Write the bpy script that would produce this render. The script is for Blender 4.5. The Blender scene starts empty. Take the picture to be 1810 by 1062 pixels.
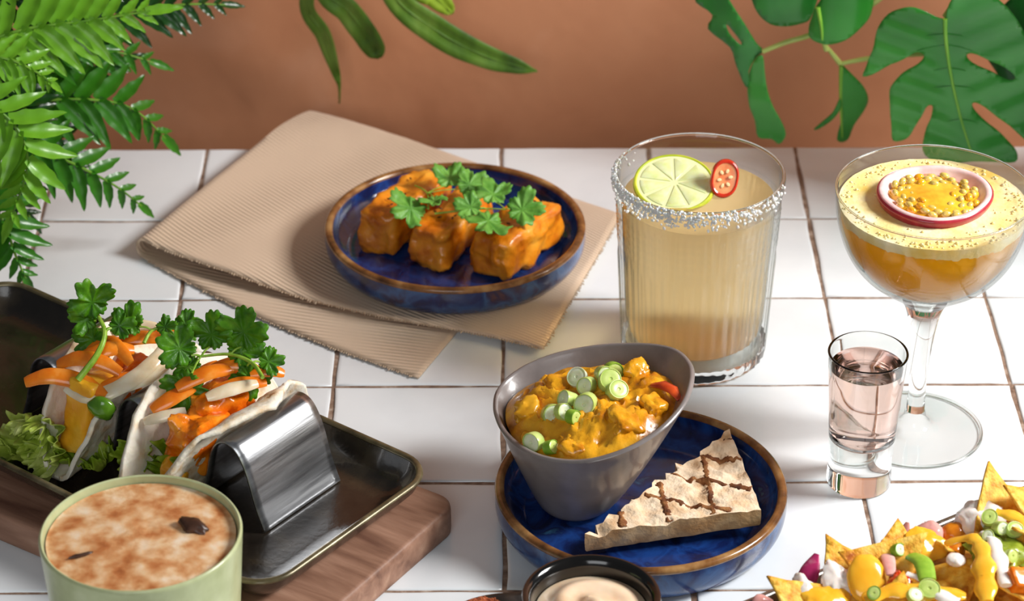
import bpy, math, random
from mathutils import Vector, Matrix, Euler, noise
from mathutils.geometry import delaunay_2d_cdt
R = math.radians
PI = math.pi
rnd = random.Random(7)
scene = bpy.context.scene
COL = scene.collection
CM = 0.01

# ------------------------------------------------------------------ camera
cam_d = bpy.data.cameras.new('camera')
cam_d.sensor_width = 36.0
cam_d.lens = 36.0 * 4983.66 / 1810.0
cam_d.clip_start = 0.05
cam = bpy.data.objects.new('camera', cam_d)
COL.objects.link(cam)
cam.location = (-0.4465 * CM, -169.979 * CM, 90.0501 * CM)
cam.rotation_euler = (R(90 - 31.0248), 0, R(-0.39704))
cam_d.dof.use_dof = True
cam_d.dof.focus_distance = 1.55
cam_d.dof.aperture_fstop = 11.0
scene.camera = cam

# ------------------------------------------------------------------ world, lights, exposure
world = bpy.data.worlds.new('world')
scene.world = world
world.use_nodes = True
bgn = world.node_tree.nodes['Background']
bgn.inputs[0].default_value = (0.93, 0.97, 1.0, 1)
bgn.inputs[1].default_value = 0.10

def area(name, loc, target, size, power, color):
    d = bpy.data.lights.new(name, 'AREA')
    d.shape = 'RECTANGLE'
    d.size, d.size_y = size
    d.energy = power
    d.color = color
    o = bpy.data.objects.new(name, d)
    COL.objects.link(o)
    o.location = [c * CM for c in loc]
    v = Vector(target) - Vector(loc)
    o.rotation_euler = v.to_track_quat('-Z', 'Y').to_euler()
    return o

area('softbox', (118, -38, 92), (5, -35, 0), (0.45, 0.45), 32, (1.0, 0.985, 0.96))
area('fill_light', (-35, -245, 118), (0, -30, 3), (1.2, 1.0), 13, (0.97, 0.985, 1.0))  # unseen fill lamp added behind the camera to brighten faces turned towards it

vs = scene.view_settings
vs.view_transform = 'Standard'
vs.look = 'None'
vs.exposure = 0.0
vs.gamma = 1.0
vs.use_curve_mapping = False
scene.cycles.use_denoising = True
scene.cycles.max_bounces = 14
scene.cycles.transparent_max_bounces = 16
scene.cycles.transmission_bounces = 12

# ------------------------------------------------------------------ materials
def lin(c):
    out = []
    for v in c[:3]:
        v = v / 255.0
        out.append(v / 12.92 if v <= 0.04045 else ((v + 0.055) / 1.055) ** 2.4)
    return (out[0], out[1], out[2], 1.0)

def M(name, stops, s=1.0, detail=5.0, dist=0.0, stretch=(1, 1, 1), rough=0.5, metal=0.0, bump=0.0, bs=3.0, sss=0.0,
      sssr=(0.4, 0.2, 0.1), trans=0.0, ior=1.45, coat=0.0, spec=0.5, transl=0.0, rvar=0.0, coord='Object', rand=0.0, bdetail=4.0, sheen=0.0):
    """procedural material: noise -> colour ramp (stops = [(pos, rgb255)...]), noise bump; scales are features per cm"""
    m = bpy.data.materials.new(name)
    m.use_nodes = True
    nt = m.node_tree
    N, L = nt.nodes, nt.links
    b = N['Principled BSDF']
    tc = N.new('ShaderNodeTexCoord')
    mp = N.new('ShaderNodeMapping')
    mp.inputs['Scale'].default_value = stretch
    L.new(tc.outputs[coord], mp.inputs['Vector'])
    if isinstance(stops, tuple):
        stops = [(0.0, stops)]
    col_out = None
    if len(stops) == 1:
        b.inputs['Base Color'].default_value = lin(stops[0][1])
        rgb = N.new('ShaderNodeRGB'); rgb.outputs[0].default_value = lin(stops[0][1]); col_out = rgb.outputs[0]
    else:
        nz = N.new('ShaderNodeTexNoise')
        nz.inputs['Scale'].default_value = s * 100
        nz.inputs['Detail'].default_value = detail
        nz.inputs['Distortion'].default_value = dist
        L.new(mp.outputs[0], nz.inputs['Vector'])
        rp = N.new('ShaderNodeValToRGB')
        e = rp.color_ramp.elements
        while len(e) < len(stops):
            e.new(0.5)
        for i, (p, c) in enumerate(stops):
            e[i].position = p
            e[i].color = lin(c)
        L.new(nz.outputs['Fac'], rp.inputs['Fac'])
        col_out = rp.outputs['Color']
        if rvar:
            mr = N.new('ShaderNodeMapRange')
            mr.inputs['To Min'].default_value = max(0.02, rough - rvar)
            mr.inputs['To Max'].default_value = rough + rvar
            L.new(nz.outputs['Fac'], mr.inputs['Value'])
            L.new(mr.outputs[0], b.inputs['Roughness'])
    if rand:
        oi = N.new('ShaderNodeObjectInfo')
        hs = N.new('ShaderNodeHueSaturation')
        mr2 = N.new('ShaderNodeMapRange')
        mr2.inputs['To Min'].default_value = 1.0 - rand
        mr2.inputs['To Max'].default_value = 1.0 + rand * 0.35
        L.new(oi.outputs['Random'], mr2.inputs['Value'])
        L.new(mr2.outputs[0], hs.inputs['Value'])
        L.new(col_out, hs.inputs['Color'])
        col_out = hs.outputs['Color']
    L.new(col_out, b.inputs['Base Color'])
    if not rvar:
        b.inputs['Roughness'].default_value = rough
    b.inputs['Metallic'].default_value = metal
    b.inputs['IOR'].default_value = ior
    b.inputs['Specular IOR Level'].default_value = spec
    b.inputs['Transmission Weight'].default_value = trans
    b.inputs['Coat Weight'].default_value = coat
    b.inputs['Coat Roughness'].default_value = 0.08
    b.inputs['Sheen Weight'].default_value = sheen
    if sss:
        b.inputs['Subsurface Weight'].default_value = sss
        b.inputs['Subsurface Radius'].default_value = sssr
        b.inputs['Subsurface Scale'].default_value = 0.01
    if bump:
        bz = N.new('ShaderNodeTexNoise')
        bz.inputs['Scale'].default_value = bs * 100
        bz.inputs['Detail'].default_value = bdetail
        L.new(mp.outputs[0], bz.inputs['Vector'])
        bp = N.new('ShaderNodeBump')
        bp.inputs['Strength'].default_value = min(1.0, bump)
        bp.inputs['Distance'].default_value = 0.001 * max(1.0, bump)
        L.new(bz.outputs['Fac'], bp.inputs['Height'])
        L.new(bp.outputs[0], b.inputs['Normal'])
    if transl:
        t = N.new('ShaderNodeBsdfTranslucent')
        mx = N.new('ShaderNodeMixShader')
        mx.inputs[0].default_value = transl
        L.new(col_out, t.inputs['Color'])
        L.new(b.outputs[0], mx.inputs[1])
        L.new(t.outputs[0], mx.inputs[2])
        L.new(mx.outputs[0], N['Material Output'].inputs['Surface'])
    return m

# ------------------------------------------------------------------ geometry helpers (all in centimetres)
def shift(g, d):
    return ([(v[0] + d[0], v[1] + d[1], v[2] + d[2]) for v in g[0]], g[1])

def xf(g, loc=(0, 0, 0), rot=(0, 0, 0), sc=(1, 1, 1)):
    if isinstance(sc, (int, float)):
        sc = (sc, sc, sc)
    m = Matrix.LocRotScale(Vector(loc), Euler(rot), Vector(sc))
    return ([tuple(m @ Vector(v)) for v in g[0]], g[1])

def xm(g, m):
    return ([tuple(m @ Vector(v)) for v in g[0]], g[1])

def join(*gs):
    V, F = [], []
    for g in gs:
        o = len(V)
        V += list(g[0])
        F += [tuple(i + o for i in f) for f in g[1]]
    return (V, F)

def mesh_data(name, g, mat, smooth=45, uv=None):
    me = bpy.data.meshes.new(name)
    me.from_pydata([(v[0] * CM, v[1] * CM, v[2] * CM) for v in g[0]], [], g[1])
    me.update()
    if smooth:
        me.shade_smooth()
        me.set_sharp_from_angle(angle=R(smooth))
    if mat:
        me.materials.append(mat)
    if uv:
        l = me.uv_layers.new(name='UVMap')
        for lp in me.loops:
            l.data[lp.index].uv = uv[lp.vertex_index]
    return me

def tag(o, label=None, cat=None, group=None, kind=None):
    if label: o['label'] = label
    if cat: o['category'] = cat
    if group: o['group'] = group
    if kind: o['kind'] = kind
    return o

def mk(name, g, mat, parent=None, loc=(0, 0, 0), rot=(0, 0, 0), smooth=45, uv=None, solid=0.0, sub=0, **t):
    me = g if isinstance(g, bpy.types.Mesh) else mesh_data(name, g, mat, smooth, uv)
    o = bpy.data.objects.new(name, me)
    COL.objects.link(o)
    o.parent = parent
    o.location = [c * CM for c in loc]
    o.rotation_euler = rot
    if solid:
        md = o.modifiers.new('thickness', 'SOLIDIFY')
        md.thickness = abs(solid) * CM
        md.offset = 0.0
    if sub:
        md = o.modifiers.new('smooth', 'SUBSURF')
        md.levels = sub
        md.render_levels = sub
    tag(o, **t)
    return o

def thing(name, label, cat, loc=(0, 0, 0), rot=(0, 0, 0), group=None):
    o = bpy.data.objects.new(name, None)
    COL.objects.link(o)
    o.empty_display_size = 0.02
    o.location = [c * CM for c in loc]
    o.rotation_euler = rot
    return tag(o, label, cat, group)

def loft(rings, cap0=True, cap1=True, closed=False):
    n = len(rings[0])
    V = [p for r in rings for p in r]
    F = []
    m = len(rings)
    for k in range(m if closed else m - 1):
        a, b = k * n, ((k + 1) % m) * n
        for i in range(n):
            j = (i + 1) % n
            F.append((a + i, a + j, b + j, b + i))
    def cap(k, flip):
        r = rings[k]
        c = tuple(sum(p[q] for p in r) / n for q in range(3))
        V.append(c)
        ci = len(V) - 1
        o = k * n
        for i in range(n):
            j = (i + 1) % n
            F.append((ci, o + j, o + i) if not flip else (ci, o + i, o + j))
    if not closed:
        if cap0: cap(0, False)
        if cap1: cap(m - 1, True)
    return (V, F)

def lathe(prof, n=72, rf=None, cap0=True, cap1=True, closed=False):
    rings = []
    for r, z in prof:
        ring = []
        for i in range(n):
            a = 2 * PI * i / n
            rr = r + (rf(a, z, r) if rf else 0.0)
            ring.append((rr * math.cos(a), rr * math.sin(a), z))
        rings.append(ring)
    return loft(rings, cap0, cap1, closed)

def smoothprof(pts, k=4):
    out = []
    n = len(pts)
    for i in range(n - 1):
        p0, p1, p2, p3 = pts[max(i - 1, 0)], pts[i], pts[i + 1], pts[min(i + 2, n - 1)]
        for j in range(k):
            t = j / k
            out.append(tuple(0.5 * (2 * p1[q] + (p2[q] - p0[q]) * t + (2 * p0[q] - 5 * p1[q] + 4 * p2[q] - p3[q]) * t * t
                                    + (3 * p1[q] - p0[q] - 3 * p2[q] + p3[q]) * t ** 3) for q in range(len(p1))))
    out.append(tuple(pts[-1]))
    return out

def tube(path, r, n=8, flat=1.0, caps=True, up=(0, 0, 1)):
    P = [Vector(p) for p in path]
    m = len(P)
    rs = r if isinstance(r, (list, tuple)) else [r] * m
    rings = []
    prev = None
    for i in range(m):
        t = (P[min(i + 1, m - 1)] - P[max(i - 1, 0)])
        t = t.normalized() if t.length > 1e-9 else Vector((1, 0, 0))
        if prev is None:
            s = t.cross(Vector(up))
            if s.length < 1e-3: s = t.cross(Vector((0, 1, 0)))
        else:
            s = prev - t * prev.dot(t)
        s.normalize()
        prev = s
        q = s.cross(t)
        rings.append([tuple(P[i] + s * (rs[i] * math.cos(2 * PI * k / n)) + q * (rs[i] * flat * math.sin(2 * PI * k / n))) for k in range(n)])
    return loft(rings, caps, caps)

def grid(fn, nu, nv):
    V = [tuple(fn(i / nu, j / nv)) for j in range(nv + 1) for i in range(nu + 1)]
    F = [(j * (nu + 1) + i, j * (nu + 1) + i + 1, (j + 1) * (nu + 1) + i + 1, (j + 1) * (nu + 1) + i) for j in range(nv) for i in range(nu)]
    return (V, F)

def rrect(w, h, r, z, k=6, cx=0, cy=0):
    out = []
    for sx, sy, a0 in ((1, 1, 0), (-1, 1, 90), (-1, -1, 180), (1, -1, 270)):
        for i in range(k + 1):
            a = R(a0 + 90 * i / k)
            out.append((cx + sx * (w / 2 - r) + r * math.cos(a), cy + sy * (h / 2 - r) + r * math.sin(a), z))
    return out

_ico = {}
def ico(sub):
    if sub not in _ico:
        import bmesh
        bm = bmesh.new()
        bmesh.ops.create_icosphere(bm, subdivisions=sub, radius=1.0)
        bm.verts.index_update()
        _ico[sub] = ([tuple(v.co) for v in bm.verts], [tuple(v.index for v in f.verts) for f in bm.faces])
        bm.free()
    return _ico[sub]

def fr(p, s, seed=0.0, o=4):
    return noise.fractal(Vector((p[0] * s + seed * 7.3, p[1] * s + seed * 3.1, p[2] * s - seed * 5.7)), 0.9, 2.1, o)

def blob(rx, ry, rz, amp=0.1, s=0.8, sub=3, seed=0.0):
    V, F = ico(sub)
    out = []
    for v in V:
        p = (v[0] * rx, v[1] * ry, v[2] * rz)
        d = 1 + amp * fr(p, s, seed)
        out.append((p[0] * d, p[1] * d, p[2] * d))
    return (out, F)

_cube = {}
def cubegrid(n):
    if n not in _cube:
        idx, V, F = {}, [], []
        def vid(p):
            key = tuple(round(c * n) for c in p)
            if key not in idx:
                idx[key] = len(V)
                V.append(tuple(c * 2 / n - 1 for c in key))
            return idx[key]
        for ax in range(3):
            for side in (0, 1):
                for i in range(n):
                    for j in range(n):
                        q = []
                        for a, b in ((i, j), (i + 1, j), (i + 1, j + 1), (i, j + 1)):
                            p = [0, 0, 0]
                            p[ax] = side
                            p[(ax + 1) % 3] = a / n
                            p[(ax + 2) % 3] = b / n
                            q.append(vid(p))
                        F.append(tuple(q) if side else tuple(reversed(q)))
        _cube[n] = (V, F)
    return _cube[n]

def chunk(sx, sy, sz, r=0.3, amp=0.1, s=0.8, n=10, seed=0.0, taper=0.0, shear=(0, 0)):
    """rounded block with an uneven surface, base at z = 0"""
    V, F = cubegrid(n)
    out = []
    h = (sx / 2, sy / 2, sz / 2)
    for v in V:
        p = Vector((v[0] * h[0], v[1] * h[1], v[2] * h[2]))
        c = Vector(tuple(max(-(h[k] - r), min(h[k] - r, p[k])) for k in range(3)))
        d = p - c
        if d.length > 1e-6:
            d.normalize()
        q = c + d * r
        nn = q.normalized()
        q += nn * (amp * fr(q, s, seed))
        k = 1 - taper * (q.z / sz + 0.5)
        out.append((q.x * k + shear[0] * (q.z + h[2]), q.y * k + shear[1] * (q.z + h[2]), q.z + h[2]))
    return (out, F)

def polar_leaf(rfun, zfun, n=48, rings=(0.25, 0.5, 0.75, 1.0), c=(0.0, 0.45)):
    V, F = [(c[0], c[1], zfun(c[0], c[1], 0.0, 0.0))], []
    for f in rings:
        for i in range(n):
            a = 2 * PI * i / n
            r = rfun(a) * f
            x, y = c[0] + r * math.sin(a), c[1] + r * math.cos(a)
            V.append((x, y, zfun(x, y, a, f)))
    for i in range(n):
        F.append((0, 1 + (i + 1) % n, 1 + i))
    for k in range(len(rings) - 1):
        for i in range(n):
            j = (i + 1) % n
            F.append((1 + k * n + i, 1 + k * n + j, 1 + (k + 1) * n + j, 1 + (k + 1) * n + i))
    return (V, F)

def cdt_leaf(outline, holes=(), step=0.5, bend=None):
    """flat outline -> triangulated sheet with inner points, bend(x, z) gives y"""
    vs2 = [Vector(p) for p in outline]
    n = len(vs2)
    edges = [(i, (i + 1) % n) for i in range(n)]
    for h in holes:
        o = len(vs2)
        vs2 += [Vector(p) for p in h]
        edges += [(o + i, o + (i + 1) % len(h)) for i in range(len(h))]
    def inside(p, poly):
        c = False
        j = len(poly) - 1
        for i in range(len(poly)):
            a, b = poly[i], poly[j]
            if (a[1] > p[1]) != (b[1] > p[1]) and p[0] < (b[0] - a[0]) * (p[1] - a[1]) / (b[1] - a[1]) + a[0]:
                c = not c
            j = i
        return c
    x0, x1 = min(p[0] for p in outline), max(p[0] for p in outline)
    z0, z1 = min(p[1] for p in outline), max(p[1] for p in outline)
    x = x0
    while x < x1:
        z = z0
        while z < z1:
            p = (x + 0.013, z + 0.017)
            if inside(p, outline):
                vs2.append(Vector(p))
            z += step
        x += step
    vo, eo, fo, *_ = delaunay_2d_cdt(vs2, edges, [], 0, 1e-4)
    F = []
    for f in fo:
        c = (sum(vo[i][0] for i in f) / len(f), sum(vo[i][1] for i in f) / len(f))
        if inside(c, outline) and not any(inside(c, h) for h in holes):
            F.append(tuple(f))
    used = sorted({i for f in F for i in f})
    mp = {o: i for i, o in enumerate(used)}
    V = [(vo[i][0], bend(vo[i][0], vo[i][1]) if bend else 0.0, vo[i][1]) for i in used]
    return (V, [tuple(mp[i] for i in f) for f in F])

def frame_matrix(loc, xdir, zdir):
    x = Vector(xdir).normalized()
    z = Vector(zdir)
    z = (z - x * z.dot(x)).normalized()
    y = z.cross(x)
    m = Matrix((x, y, z)).transposed().to_4x4()
    m.translation = Vector(loc)
    return m

def set_m(o, m):
    m = m.copy()
    m.translation = m.translation * CM
    o.matrix_basis = m
    return o
# ------------------------------------------------------------------ the setting
m_wall = M('brown_plaster', [(0.25, (172, 110, 74)), (0.42, (200, 134, 96)), (0.58, (208, 143, 104)), (0.72, (220, 160, 126)), (0.85, (232, 190, 164))], s=0.07, detail=9, dist=0.4, rough=0.62, bump=0.25, bs=0.8, rvar=0.08)
m_floor = M('dark_floorboards', [(0.3, (88, 74, 62)), (0.7, (120, 102, 86))], s=0.05, rough=0.6, stretch=(0.2, 2, 1))
m_grout = M('brown_grout', [(0.3, (108, 82, 66)), (0.55, (146, 120, 102)), (0.75, (184, 166, 152))], s=1.6, rough=0.9, bump=0.6, bs=6)
m_tile = M('white_glazed_tile', [(0.25, (220, 225, 230)), (0.5, (232, 237, 241)), (0.8, (238, 242, 245))], s=0.12, detail=5, rough=0.22, bump=0.25, bs=0.35, rand=0.05, coat=0.15, rvar=0.06, bdetail=2)
m_frame = M('pale_table_wood', [(0.3, (150, 120, 92)), (0.7, (176, 146, 114))], s=0.4, stretch=(0.2, 2, 2), rough=0.55)
m_patch = M('pale_scuff', [(0.3, (176, 140, 120)), (0.7, (196, 166, 148))], s=1.2, rough=0.7)

def boxg(x0, x1, y0, y1, z0, z1):
    V = [(x, y, z) for z in (z0, z1) for y in (y0, y1) for x in (x0, x1)]
    return (V, [(0, 2, 3, 1), (4, 5, 7, 6), (0, 1, 5, 4), (2, 6, 7, 3), (0, 4, 6, 2), (1, 3, 7, 5)])

wall = mk('wall_back', boxg(-130, 90, 9, 12, -76, 62), m_wall, kind='structure', label='brown mottled plaster wall behind the tiled table')
mk('floor', boxg(-150, 200, -260, 12, -78, -76), m_floor, kind='structure', label='floor under the tiled table')

table = thing('tiled_table', 'table with a white square-tiled top and brown grout under all the dishes', 'table', (0, -45, -76))
ZT = 76.0     # table parts are children of the base Empty: z of the top in its frame
mk('grout', boxg(-50.0, 60.0, -45.0, 44.95, ZT - 1.6, ZT - 0.09), m_grout, table, smooth=0)
mk('table_frame', boxg(-49.4, 59.4, -44.4, 44.4, ZT - 6.5, ZT - 1.6), m_frame, table, smooth=0)
for lx in (-46.5, 56.5):
    for ly in (-41.5, 41.5):
        rg = [rrect(4.6, 4.6, 0.5, z, 3) if z > 1 else rrect(3.4, 3.4, 0.4, z, 3) for z in (0.0, ZT - 30, ZT - 6.5)]
        mk('leg', loft(rg), m_frame, table, (lx, ly, 0))

def tile_mesh(seed):
    rr = random.Random(seed)
    k = 9
    base = []
    half = 4.905
    ph = [rr.uniform(0, 6) for _ in range(8)]
    for side in range(4):
        for i in range(k):
            t = -1 + 2 * i / k
            w = 0.035 * math.sin(2.2 * t + ph[side]) + 0.02 * math.sin(7 * t + ph[side + 4]) - 0.02
            p = (t * half, -half - w) if side == 0 else (half + w, t * half) if side == 1 else (-t * half, half + w) if side == 2 else (-half - w, -t * half)
            base.append(p)
    rings = []
    for z, ins in ((-0.5, 0.0), (-0.10, 0.0), (-0.035, 0.025), (-0.006, 0.09), (0.0, 0.25)):
        rings.append([(x * (1 - ins / half), y * (1 - ins / half), z) for x, y in base])
    return loft(rings)
tmesh = [mesh_data('tile', tile_mesh(s), m_tile, 50) for s in range(6)]
tr = random.Random(3)
for i in range(11):
    for j in range(9):
        o = mk('tile', tmesh[tr.randrange(6)], None, table, (-45 + 10 * i + tr.uniform(-.03, .03), 40 - 10 * j + tr.uniform(-.03, .03), ZT - tr.uniform(0, .015)),
               (R(tr.uniform(-.07, .07)), R(tr.uniform(-.07, .07)), R(90 * tr.randrange(4) + tr.uniform(-.2, .2))))

# ------------------------------------------------------------------ linen napkin
def napkin_material():
    m = bpy.data.materials.new('beige_linen')
    m.use_nodes = True
    nt = m.node_tree
    N, L = nt.nodes, nt.links
    b = N['Principled BSDF']
    b.inputs['Roughness'].default_value = 0.92
    b.inputs['Specular IOR Level'].default_value = 0.15
    b.inputs['Sheen Weight'].default_value = 0.15
    uvn = N.new('ShaderNodeUVMap')
    sep = N.new('ShaderNodeSeparateXYZ')
    L.new(uvn.outputs[0], sep.inputs[0])
    def math_(op, a, b_=None):
        n = N.new('ShaderNodeMath'); n.operation = op
        for i, v in enumerate((a, b_)):
            if v is None: continue
            if isinstance(v, (int, float)): n.inputs[i].default_value = v
            else: L.new(v, n.inputs[i])
        return n.outputs[0]
    u, v = sep.outputs[0], sep.outputs[1]
    # bands of twill rib that alternate with plain weave
    d1 = math_('SINE', math_('MULTIPLY', math_('ADD', math_('MULTIPLY', u, 0.30), math_('MULTIPLY', v, 1.0)), 19.0))
    band = math_('ADD', math_('MULTIPLY', math_('SINE', math_('ADD', math_('MULTIPLY', u, 0.75), math_('MULTIPLY', v, -0.35))), 0.4), 0.45)
    rib = math_('MULTIPLY', d1, band)
    wv = math_('MULTIPLY', math_('MULTIPLY', math_('SINE', math_('MULTIPLY', u, 42.0)), math_('SINE', math_('MULTIPLY', v, 42.0))), 0.35)
    h = math_('ADD', rib, wv)
    rp = N.new('ShaderNodeValToRGB')
    rp.color_ramp.elements[0].position = 0.0
    rp.color_ramp.elements[0].color = lin((190, 164, 138))
    rp.color_ramp.elements[1].position = 0.75
    rp.color_ramp.elements[1].color = lin((226, 200, 174))
    L.new(math_('ADD', math_('MULTIPLY', h, 0.5), 0.5), rp.inputs[0])
    L.new(rp.outputs[0], b.inputs['Base Color'])
    bp = N.new('ShaderNodeBump')
    bp.inputs['Strength'].default_value = 0.7
    bp.inputs['Distance'].default_value = 0.0006
    L.new(h, bp.inputs['Height'])
    L.new(bp.outputs[0], b.inputs['Normal'])
    return m
m_linen = napkin_material()
m_hem = M('linen_hem', [(0.3, (176, 150, 124)), (0.7, (206, 184, 160))], s=5, rough=0.95, bump=0.8, bs=9)

def droop(y):
    return -0.025 * max(0.0, y) ** 2

def nap_top(s, t):
    # s along the front edge away from the fold, t from the front to the back
    L_, B_, R_, F_ = (-22.8, -14.7), (-13.3, 5.35), (7.7, -10.4), (2.4, -26.7)
    x = (1 - s) * ((1 - t) * L_[0] + t * B_[0]) + s * ((1 - t) * F_[0] + t * R_[0])
    y = (1 - s) * ((1 - t) * L_[1] + t * B_[1]) + s * ((1 - t) * F_[1] + t * R_[1])
    y -= 1.1 * math.sin(PI * min(1, s * 1.15)) * (1 - t) ** 2
    front = (1 - t) ** 3
    z = 0.5 + 0.75 * math.exp(-s * 7) * (0.35 + 0.65 * (1 - t)) + front * 0.3 * math.exp(-((s - 0.22) / 0.14) ** 2)
    z += 0.06 * fr((x, y, 0), 0.25, 2)
    return x, y, z

def nap_bot(s, t):
    L_, B_, R_, F_ = (-22.8, -15.0), (-13.3, 5.3), (3.5, -9.5), (-5.0, -29.3)
    x = (1 - s) * ((1 - t) * L_[0] + t * B_[0]) + s * ((1 - t) * F_[0] + t * R_[0])
    y = (1 - s) * ((1 - t) * L_[1] + t * B_[1]) + s * ((1 - t) * F_[1] + t * R_[1])
    y -= 1.0 * math.sin(PI * s) * (1 - t) ** 2
    return x, y, 0.13

def nap_fn(u, v):
    # u 0..1: bottom layer far edge -> fold -> top layer far edge
    if u < 0.48:
        x, y, z = nap_bot(1 - u / 0.48, v)
    elif u > 0.52:
        x, y, z = nap_top((u - 0.52) / 0.48, v)
    else:
        a = (u - 0.48) / 0.04
        x0, y0, z0 = nap_bot(0, v)
        x1, y1, z1 = nap_top(0, v)
        x, y = x0 + (x1 - x0) * a, y0 + (y1 - y0) * a
        z = z0 + (z1 - z0) * (0.5 - 0.5 * math.cos(PI * a))
        x -= 0.4 * math.sin(PI * a) * (1 - 0.85 * v)
        y += 0.2 * math.sin(PI * a) * (1 - 0.85 * v)
    return x, y, z + droop(y)
NU, NV = 120, 48
uvs = []
for j in range(NV + 1):
    for i in range(NU + 1):
        uu, vv = i / NU, j / NV
        uvs.append((uu * 52.0, vv * 21.0))
napkin = thing('napkin', 'folded beige ribbed linen napkin lying under the plate of glazed pieces', 'napkin', (-8, -13, 0))
mk('cloth', shift(grid(nap_fn, NU, NV), (8, 13, 0)), m_linen, napkin, uv=uvs, solid=0.16, smooth=60)
# frayed selvedge along the two front edges and the right edge
def fringe(fn, n, seed):
    rr = random.Random(seed)
    gs = []
    for k in range(n):
        t = (k + 0.5) / n
        p, d = fn(t)
        q = Vector(p)
        dirv = Vector(d).normalized()
        ln = rr.uniform(0.08, 0.2)
        e = q + dirv * ln + Vector((rr.uniform(-.05, .05), rr.uniform(-.05, .05), rr.uniform(-.04, .03)))
        gs.append(tube([q - dirv * 0.1, (q + e) / 2, e], [0.05, 0.05, 0.03], 5))
    return join(*gs)
f1 = fringe(lambda t: (lambda p: ((p[0], p[1], p[2] + droop(p[1])), (-0.35, -1, -0.15)))(nap_top(0.02 + 0.97 * t, 0.0)), 150, 1)
f2 = fringe(lambda t: (lambda p: ((p[0], p[1], p[2]), (-0.5, -1, 0)))(nap_bot(0.02 + 0.97 * t, 0.0)), 130, 2)
f3 = fringe(lambda t: (lambda p: ((p[0], p[1], p[2] + droop(p[1])), (1, -0.25, -0.3)))(nap_top(1.0, t)), 90, 4)
tag(mk('fringe', shift(f1, (8, 13, 0)), m_hem, napkin), kind='stuff')
tag(mk('fringe', shift(f2, (8, 13, 0)), m_hem, napkin), kind='stuff')
tag(mk('fringe', shift(f3, (8, 13, 0)), m_hem, napkin), kind='stuff')

# ------------------------------------------------------------------ blue reactive-glaze plates
m_blue = M('blue_reactive_glaze', [(0.28, (10, 16, 40)), (0.42, (18, 34, 84)), (0.55, (26, 62, 128)), (0.66, (22, 40, 92)), (0.8, (64, 120, 160))], s=0.55, detail=8, dist=0.8, stretch=(1, 1, 1), rough=0.16, coat=0.5, bump=0.1, bs=1.2)
m_blueout = M('blue_glaze_outer', [(0.25, (14, 18, 44)), (0.42, (24, 42, 92)), (0.56, (48, 86, 138)), (0.68, (44, 40, 72)), (0.82, (104, 72, 54))], s=0.45, detail=7, dist=0.7, rough=0.2, coat=0.4, bump=0.1, bs=1.5)
m_brownrim = M('honey_brown_rim', [(0.3, (74, 44, 22)), (0.5, (128, 84, 44)), (0.7, (176, 134, 84))], s=0.7, detail=6, rough=0.2, coat=0.4)
m_foot = M('unglazed_brown_foot', [(0.3, (110, 74, 50)), (0.7, (150, 108, 78))], s=2, rough=0.8)

def plate(name, label, loc, rr, h, floor_r, seed):
    t = thing(name, label, 'plate', loc)
    k = rr
    inner = smoothprof([(0.0, 0.62), (floor_r * 0.5, 0.60), (floor_r - 0.4, 0.62), (floor_r + 0.15, 0.82), (k - 0.72, h - 0.9), (k - 0.5, h - 0.22)], 5)[1:]
    mk('well', lathe(inner, 96, cap1=False), m_blue, t, rot=(0, 0, seed))
    outer = smoothprof([(k - 0.95, 0.0), (k - 0.6, 0.12), (k - 0.15, 0.7), (k, 1.3), (k - 0.02, h - 0.25)], 5)
    # outer wall is a shell that closes against the well under the floor
    prof = [(0.01, 0.35), (k - 1.3, 0.35), (k - 1.2, 0.06)] + outer + [(k - 0.3, h - 0.3), (k - 0.72, h - 0.98), (floor_r, 0.6), (0.01, 0.5)]
    mk('outer_wall', lathe(prof, 96, cap0=False, cap1=False), m_blueout, t, rot=(0, 0, seed))
    rim = [(k - 0.25 + 0.27 * math.cos(a), h - 0.2 + 0.22 * math.sin(a)) for a in [2 * PI * i / 12 for i in range(12)]]
    mk('rim', lathe(rim, 96, closed=True), m_brownrim, t)
    foot = [(k - 1.25, -0.0), (k - 1.15, 0.18), (k - 0.8, 0.22), (k - 0.75, 0.1), (k - 0.85, 0.0)]
    mk('foot_ring', lathe(foot, 96, closed=True), m_foot, t)
    return t
plate('dinner_plate', 'blue glazed plate with brown rim on the beige napkin', (-2.95, -15.5, 0.62), 8.2, 2.2, 6.7, 0.3)
plate('dinner_plate', 'blue glazed plate with brown rim under the grey bowl and toast', (7.45, -43.6, 0.0), 7.95, 2.35, 6.3, 1.7)
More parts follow.
